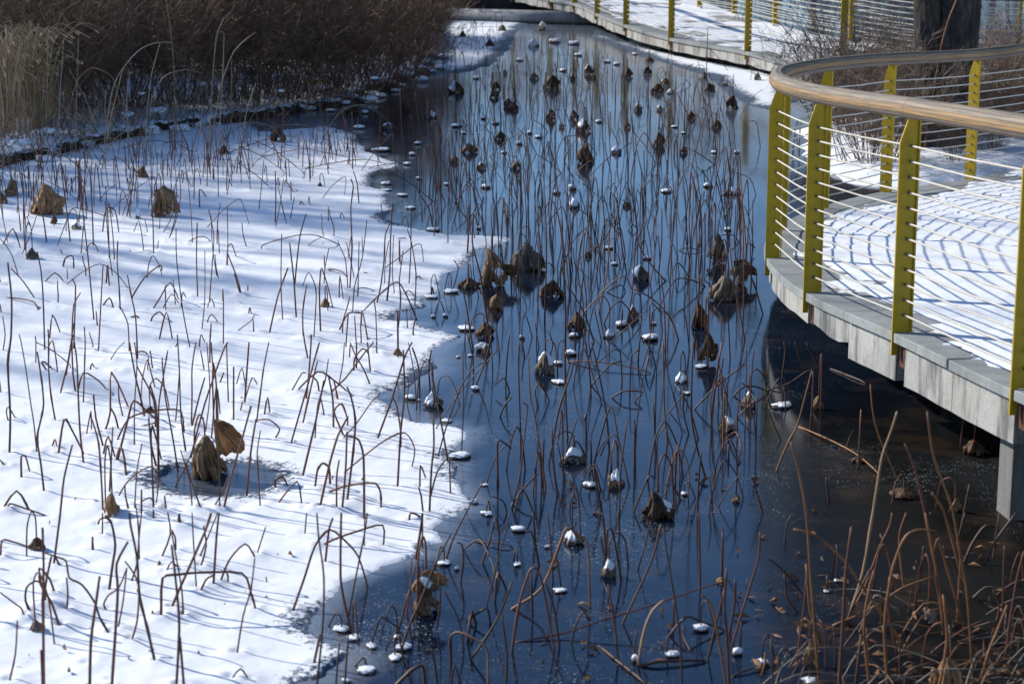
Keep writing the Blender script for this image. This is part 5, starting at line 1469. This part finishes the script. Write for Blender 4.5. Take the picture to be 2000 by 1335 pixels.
for k, (x, y, sc) in enumerate(LPOS):
    q = random.Random(90+k)
    o = link('shrub', LIGHTS[k % 3]); o.location = (x, y, 0.13); o.rotation_euler = (0, 0, q.uniform(0, 6.28)); o.scale = (sc, sc, sc)
    tag(o, LPL[k], 'shrub', 'bare tan shrubs on the island')

# long whips leaning out of the island by the far walkway
for k, pts in enumerate(([(1614,112),(1580,60),(1548,18),(1527,2)], [(1612,108),(1590,66),(1568,30),(1552,0)], [(1598,104),(1560,50),(1530,20)], [(1572,106),(1540,66),(1518,40)], [(1628,96),(1605,60),(1588,20),(1578,0)])):
    Yb = 24.6-0.1*k
    P = [at_depth(x, y, Yb) for x, y in pts]
    b0 = P[0].copy(); base = Vector((3.9+0.06*k, 24.0, 0.1))
    m = MB(); PP = [Vector((0, 0, -0.05))]+[p-base for p in P]
    m.tube(smooth_path(PP), [0.007*(1-0.06*i) for i in range(len(smooth_path(PP)))], 5)
    o = m.build('bare_shoot', M_TWIG, None, True); o.location = base
    tag(o, '%s long bare shoot leaning left across the far railing from the island' % ['thickest', 'second', 'third', 'lowest', 'steepest'][k], 'shoot', 'bare shoots leaning over the far walkway')

# ------------------------------------------------------------------ foxtail grass at the top left
def foxtail_mesh(seed, h, n):
    q = random.Random(seed); m = MB()
    for i in range(n):
        a = q.uniform(0, 6.28); rb = q.uniform(0, 0.22); p = Vector((math.cos(a)*rb, math.sin(a)*rb, -0.03))
        b = q.uniform(0, 6.28); d = Vector((math.cos(b), math.sin(b), 0)); L = h*q.uniform(0.6, 1.1); w = q.uniform(0.1, 0.55)*L
        pts = [p, p+d*w*0.08+Vector((0, 0, L*0.4)), p+d*w*0.35+Vector((0, 0, L*0.78)), p+d*w*0.75+Vector((0, 0, L*0.95)), p+d*w*1.15+Vector((0, 0, L*0.88))]
        m.tube(smooth_path(pts), 0.0038, 3, cap=False)
        if q.random() < 0.5:
            e = pts[-1]; dd = (d*0.8+Vector((0, 0, -0.5))).normalized(); l = q.uniform(0.04, 0.075)
            m.tube([e, e+dd*l*0.3, e+dd*l*0.7, e+dd*l], [0.004, 0.012, 0.012, 0.004], 5, 1)
        for u in range(2):
            c = pts[1].lerp(pts[2], q.random()); b3 = q.uniform(0, 6.28); e = Vector((math.cos(b3), math.sin(b3), 0.5))*q.uniform(0.08, 0.22)
            sd = e.cross(Vector((0, 0, 1))).normalized()*0.004
            m.add([c-sd, c+sd, c+e*0.6+sd, c+e+Vector((0, 0, -0.06)), c+e*0.6-sd], [(0, 1, 2, 4), (4, 2, 3)], 0)
    return m.mesh('foxtail_grass', [M_GRASS, M_GRASS])
FX = [foxtail_mesh(5+i, 1.15, 130) for i in range(2)]
for k, (px, py) in enumerate([(15,258),(70,250),(20,215),(110,225),(60,190),(160,190),(215,170),(10,170),(130,160)]):
    g = ground(px, py, 0.2); q = random.Random(200+k)
    o = link('foxtail_grass', FX[k % 2]); sc = q.uniform(0.85, 1.15)
    o.location = (g.x, g.y, base_h(g.x, g.y)-0.02); o.rotation_euler = (0, 0, q.uniform(0, 6.28)); o.scale = (sc, sc, sc*1.1)
    tag(o, ['straw foxtail clump closest to the pond', 'straw foxtail clump just right of the closest one', 'straw foxtail clump behind the closest one', 'straw foxtail clump leaning over the bank edge reeds', 'straw foxtail clump amid the others',
            'straw foxtail clump beside the second front shrub', 'rightmost straw foxtail clump, full of seed heads', 'straw foxtail clump at the far side of the patch', 'straw foxtail clump behind the shrub row'][k], 'foxtail grass', 'foxtail grass clumps at the end of the left bank')

# ------------------------------------------------------------------ willow trunk on the island
def trunk_part(parent, base, topv, r0, r1, seed, seg=84, rings=110, flare=0.35, name='trunk', curve=0.0):
    V = []; F = []
    for i in range(rings+1):
        t = i/rings
        c = base.lerp(topv, t)+Vector((curve*math.sin(t*3.1), 0, 0))
        r = r0+(r1-r0)*t+r0*flare*math.exp(-t*(topv-base).length/0.22)
        for j in range(seg):
            a = 2*math.pi*j/seg; zz = c.z
            ca, sa = math.cos(a), math.sin(a)
            nz = mnoise.noise(Vector((ca*r*22+seed, sa*r*22, zz*2.6)))
            rd = 1-abs(nz)*2.0
            nz2 = mnoise.noise(Vector((ca*r*5+seed, sa*r*5, zz*1.2)))
            fine = mnoise.noise(Vector((ca*r*60+seed, sa*r*60, zz*12)))
            rr_ = r*(1+0.10*nz2)+0.020*rd+0.006*fine
            V.append((c.x+ca*rr_, c.y+sa*rr_, zz))
    for i in range(rings):
        for j in range(seg):
            j2 = (j+1) % seg
            F.append((i*seg+j, i*seg+j2, (i+1)*seg+j2, (i+1)*seg+j))
    m = MB(); m.add(V, F)
    return m.build(name, M_BARK, parent, True)
tb = ground(1852, 272, 0.15)
root = empty('willow_tree', (tb.x, tb.y, 0.1)); tag(root, 'dark furrowed willow tree forking near the ground behind the near railing', 'tree')
trunk_part(root, Vector((0.02, 0, -0.1)), Vector((0.06, 0.1, 3.4)), 0.205, 0.185, 3.0, curve=0.02)
trunk_part(root, Vector((-0.15, 0.02, -0.1)), Vector((-0.30, 0.16, 3.6)), 0.14, 0.125, 9.0, seg=64, name='stem', curve=-0.04)
def bare_limbs(m, p, d, L, r, depth, q):
    seg = 4; pts = [p]; dd = d
    for s_ in range(seg):
        dd = (dd+Vector((q.uniform(-1, 1), q.uniform(-1, 1), q.uniform(-0.4, 0.9)))*0.18).normalized(); pts.append(pts[-1]+dd*L/seg)
    m.tube(pts, [r*(1-0.5*i/seg) for i in range(seg+1)], 6 if r > 0.03 else 3, cap=False)
    if depth > 0:
        for k in range(q.choice((3, 4))):
            t = q.uniform(0.4, 1)*seg; j = min(int(t), seg-1); b = pts[j].lerp(pts[j+1], t-j)
            nd = (dd+Vector((q.uniform(-1, 1), q.uniform(-1, 1), q.uniform(-0.2, 0.7)))*0.8).normalized()
            bare_limbs(m, b, nd, L*q.uniform(0.5, 0.72), r*0.5, depth-1, q)
m = MB(); q = random.Random(4)
for k in range(6):
    a = k*1.05; bare_limbs(m, Vector((0.06, 0.1, 3.3)), Vector((math.cos(a)*0.6, math.sin(a)*0.6, 1)).normalized(), 2.0, 0.10, 3, q)
for k in range(3):
    a = 2+k*0.9; bare_limbs(m, Vector((-0.36, 0.3, 3.5)), Vector((math.cos(a)*0.6, math.sin(a)*0.6, 1)).normalized(), 1.8, 0.07, 3, q)
m.build('crown', M_BARK, root)
# thin orange sucker crossing the trunk
pk = [at_depth(1838, 92, 21.0), at_depth(1852, 40, 21.0), at_depth(1868, 0, 21.0), at_depth(1880, -40, 21.0)]
b0 = Vector((tb.x-0.28, 21.15, 0.12)); m = MB(); m.tube(smooth_path([Vector((0, 0, -0.05))]+[p-b0 for p in pk]), 0.007, 5)
o = m.build('bare_shoot', M_STEM_C, None, True); o.location = b0; tag(o, 'single orange shoot crossing in front of the willow trunk', 'shoot')

# bare trees beyond the left bank, whose branches shade the snow
def bare_tree(x, y, h, seed, label):
    root = empty('bare_tree', (x, y, 0)); tag(root, label, 'tree', 'bare trees beyond the left bank')
    q = random.Random(seed); m = MB(); m.tube([(0, 0, -0.2), (0.1, 0, h*0.2), (0.05, 0.1, h*0.42)], [0.26, 0.2, 0.17], 10); m.build('trunk', M_BARK, root, True)
    m = MB()
    for k in range(7):
        a = k*0.9+seed; bare_limbs(m, Vector((0.05, 0.1, h*(0.28+0.02*k))), Vector((math.cos(a)*0.7, math.sin(a)*0.7, 0.9)).normalized(), h*0.34, 0.09, 4, q)
    m.build('crown', M_BARK, root)
bare_tree(-19.5, 27.0, 12.5, 2, 'tall bare tree beyond the left bank, the closer of two')
bare_tree(-27.0, 33.0, 13.5, 5, 'tall bare tree beyond the left bank, the farther of two')

# dark conifers to the right, mirrored as black in the ice under the railing
def conifer_mesh(seed, h, r, n=2600):
    q = random.Random(seed); m = MB()
    for i in range(n):
        t = q.random()**0.8; z = h*(0.16+0.84*t); rad = r*(1-t)**0.8+0.15
        a = q.uniform(0, 6.28); rr_ = rad*math.sqrt(q.uniform(0.25, 1.0))
        c = Vector((math.cos(a)*rr_, math.sin(a)*rr_, z)); d = Vector((math.cos(a), math.sin(a), -0.35)).normalized()
        s_ = Vector((-math.sin(a), math.cos(a), q.uniform(-0.2, 0.2))); l = q.uniform(0.5, 1.1); w = q.uniform(0.25, 0.5)
        m.add([c-d*l*0.5, c+s_*w*0.5+Vector((0, 0, -0.1)), c+d*l*0.6, c-s_*w*0.5+Vector((0, 0, -0.12))], [(0, 1, 2), (0, 2, 3)])
        m.add([c-d*l*0.4+Vector((0, 0, 0.15)), c+d*l*0.5+Vector((0, 0, -0.3)), c+Vector((0, 0, -0.5))], [(0, 1, 2)])
    return m.mesh('crown', M_NEEDLE)
CM = conifer_mesh(1, 15.0, 3.6)
CM2 = conifer_mesh(2, 26.0, 8.0, 6500)
for k, (x, y, sc) in enumerate([(11.6, 30.0, 1.0), (15.5, 29.0, 1.15), (11.5, 35.5, 1.25), (17.5, 25.0, 1.0), (15.5, 38.0, 1.2)]):
    root = empty('conifer', (x, y, 0)); root.scale = (sc, sc, sc)
    link('crown', CM2 if k == 0 else CM, root); m = MB(); m.tube([(0, 0, -0.5), (0, 0, 13)], [0.22, 0.05], 8); m.build('trunk', M_BARK, root, True)
    tag(root, ['dark conifer just right of the view, closest to the pond', 'dark conifer second from the pond', 'dark conifer behind the far walkway end', 'dark conifer farthest right', 'rearmost dark conifer beyond the far walkway'][k], 'conifer', 'dark conifers beyond the right side')

for k, (x, y, h) in enumerate([(-20.5, 33.5, 14.0), (-23.5, 31.5, 14.5), (-15.5, 30.5, 9.0), (-18.5, 24.6, 13.0), (-22.0, 26.5, 13.5)]):
    bare_tree(x, y, h, 11+k, ['bare tree third along the far side of the left bank', 'bare tree fourth along the far side of the left bank', 'lowest bare tree beyond the left bank', 'bare tree closest to the camera beyond the left bank', 'bare tree behind the closest one beyond the left bank'][k])

# twiggy undergrowth along the lip of the left bank
q = random.Random(21); m = MB()
lip = G([(-60,345),(0,330),(150,298),(300,262),(500,236),(620,212),(700,197),(760,172),(812,152),(846,140),(852,100)])
for k in range(1500):
    t = q.random()*(len(lip)-1.001); i = int(t); p = lip[i].lerp(lip[i+1], t-i)
    dr = (lip[i+1]-lip[i]).normalized(); nn = Vector((-dr.y, dr.x, 0))
    off_ = abs(q.gauss(0.25, 0.35))-0.12
    p = p+nn*off_; p.z = base_h(p.x, p.y)-0.03
    dd = Vector((q.gauss(0, 0.5), q.gauss(-0.15, 0.5), 1)).normalized(); L = q.uniform(0.06, 0.55)*(1.0 if off_ > 0.1 else 0.6)
    p1 = p+dd*L*0.5; p2 = p1+(dd+Vector((q.gauss(0, 0.5), q.gauss(0, 0.5), -0.25))).normalized()*L*0.5
    m.tube([p, p1, p2], [0.0055, 0.0045, 0.003], 3, 0 if q.random() < 0.9 else 1, cap=False)
tag(m.build('undergrowth', [M_TWIG, M_GRASS]), kind='stuff')

# thin dry blades lying crossed among the orange stems at the near right
q = random.Random(35); m = MB()
for k in range(95):
    px = q.uniform(1430, 2060); py = 1410-abs(q.gauss(0, 190))
    if py < 1335-(px-1430)*0.6: continue
    g = ground(px, py); a_ = q.uniform(-0.5, 0.9) if q.random() < 0.7 else q.uniform(0, 6.28); L = q.uniform(0.12, 0.5); h_ = q.uniform(0.005, 0.16)
    d1 = Vector((math.cos(a_), math.sin(a_)*0.8, 0))
    P = [g+Vector((0, 0, -0.005)), g+d1*L*0.35+Vector((0, 0, h_)), g+d1*L*0.7+Vector((0, q.uniform(-0.04, 0.04), h_*q.uniform(0.6, 1.2))), g+d1*L+Vector((0, q.uniform(-0.06, 0.06), h_*q.uniform(0.1, 0.9)+0.004))]
    m.tube(smooth_path(P), q.uniform(0.0016, 0.0034), 4, q.choice((0, 0, 1)), cap=False)
tag(m.build('dry_grass', [M_STEM_E, M_STEM_C], None, True), kind='stuff')

# broken leaf and stem litter frozen on the dark ice at the near right
q = random.Random(33); m = MB()
for k in range(230):
    px, py = q.uniform(1440, 2080), 1335-abs(q.gauss(0, 170))
    if k % 5 == 0: px, py = q.uniform(1000, 1500), q.uniform(900, 1335)
    if k % 4 == 1: px, py = q.uniform(0, 740), q.uniform(420, 1335)
    g = ground(px, py, 0.014 if k % 4 == 1 else 0.0); a_ = q.uniform(0, 6.28); L = q.uniform(0.012, 0.075)*(0.35 if k % 4 == 1 else 1); w_ = L*q.uniform(0.08, 0.3)
    d1 = Vector((math.cos(a_), math.sin(a_), q.uniform(-0.1, 0.25)))*L; d2 = Vector((-math.sin(a_), math.cos(a_), 0))*w_
    c_ = g+Vector((0, 0, 0.005)); up = Vector((0, 0, q.uniform(0.0, 0.02)))
    m.add([c_-d1*0.5, c_-d2*0.5+up, c_+up*1.4, c_+d2*0.5, c_+d1*0.5+up*0.5], [(0, 1, 2), (0, 2, 3), (1, 4, 2), (2, 4, 3)], q.choice((0, 0, 1, 2)))
tag(m.build('litter', [M_LEAF_BRN, M_LEAF_TAN, M_STEM_C]), kind='stuff')

# bare wood far across the lake, only met as a dim band mirrored in the ice
q = random.Random(8); m = MB()
for k in range(150):
    x = q.uniform(-90, 110); y = q.uniform(120, 150); h = q.uniform(9, 17); r = h*0.32
    m.tube([(x, y, -0.5), (x, y, h*0.6)], [0.3, 0.12], 5)
    for i in range(70):
        c = Vector((x+q.gauss(0, r*0.5), y+q.gauss(0, r*0.5), q.uniform(0.5, h)))
        d1 = Vector((q.uniform(-1, 1), q.uniform(-1, 1), q.uniform(-0.2, 1))).normalized()*q.uniform(0.6, 1.6); d2 = Vector((q.uniform(-1, 1), q.uniform(-1, 1), q.uniform(-1, 1))).normalized()*0.35
        m.add([c-d1, c+d2, c+d1, c-d2], [(0, 1, 2), (0, 2, 3)])
tag(m.build('far_wood', M_FARWOOD), kind='stuff')

# lumps of snow caught in the shrubs and along the lip of the bank
q = random.Random(71); m = MB()
for k in range(70):
    if k < 50:
        t = q.random()*(len(lip)-1.001); i = int(t); p = lip[i].lerp(lip[i+1], t-i)+Vector((q.uniform(-0.2, 0.2), q.uniform(-0.25, 0.6), 0)); p.z = base_h(p.x, p.y)+0.0; s_ = q.uniform(0.03, 0.10)
    else:
        p = ground(q.uniform(60, 800), q.uniform(60, 190), 0.4); s_ = q.uniform(0.03, 0.07)
    me_ = q.choice(PADM)[0]
    vs = [p+Vector((v.co.x*s_*2*q.uniform(0.9, 1.1), v.co.y*s_*1.6, v.co.z*s_*0.9)) for v in me_.vertices]
    m.add(vs, [tuple(f.vertices) for f in me_.polygons])
tag(m.build('snow_lumps', M_SNOW, None, True), kind='stuff')

# dark wall added in place of the shade under the walkway, behind the pipe
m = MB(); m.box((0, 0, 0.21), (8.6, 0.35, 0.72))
o = m.build('shade_wall', M_SHADEWALL); o.location = (-1.9, 42.3, 0); o.rotation_euler = (0, 0, R(-7))
tag(o, 'low dark wall added for the shade under the far boardwalk, behind the pipe', 'wall')
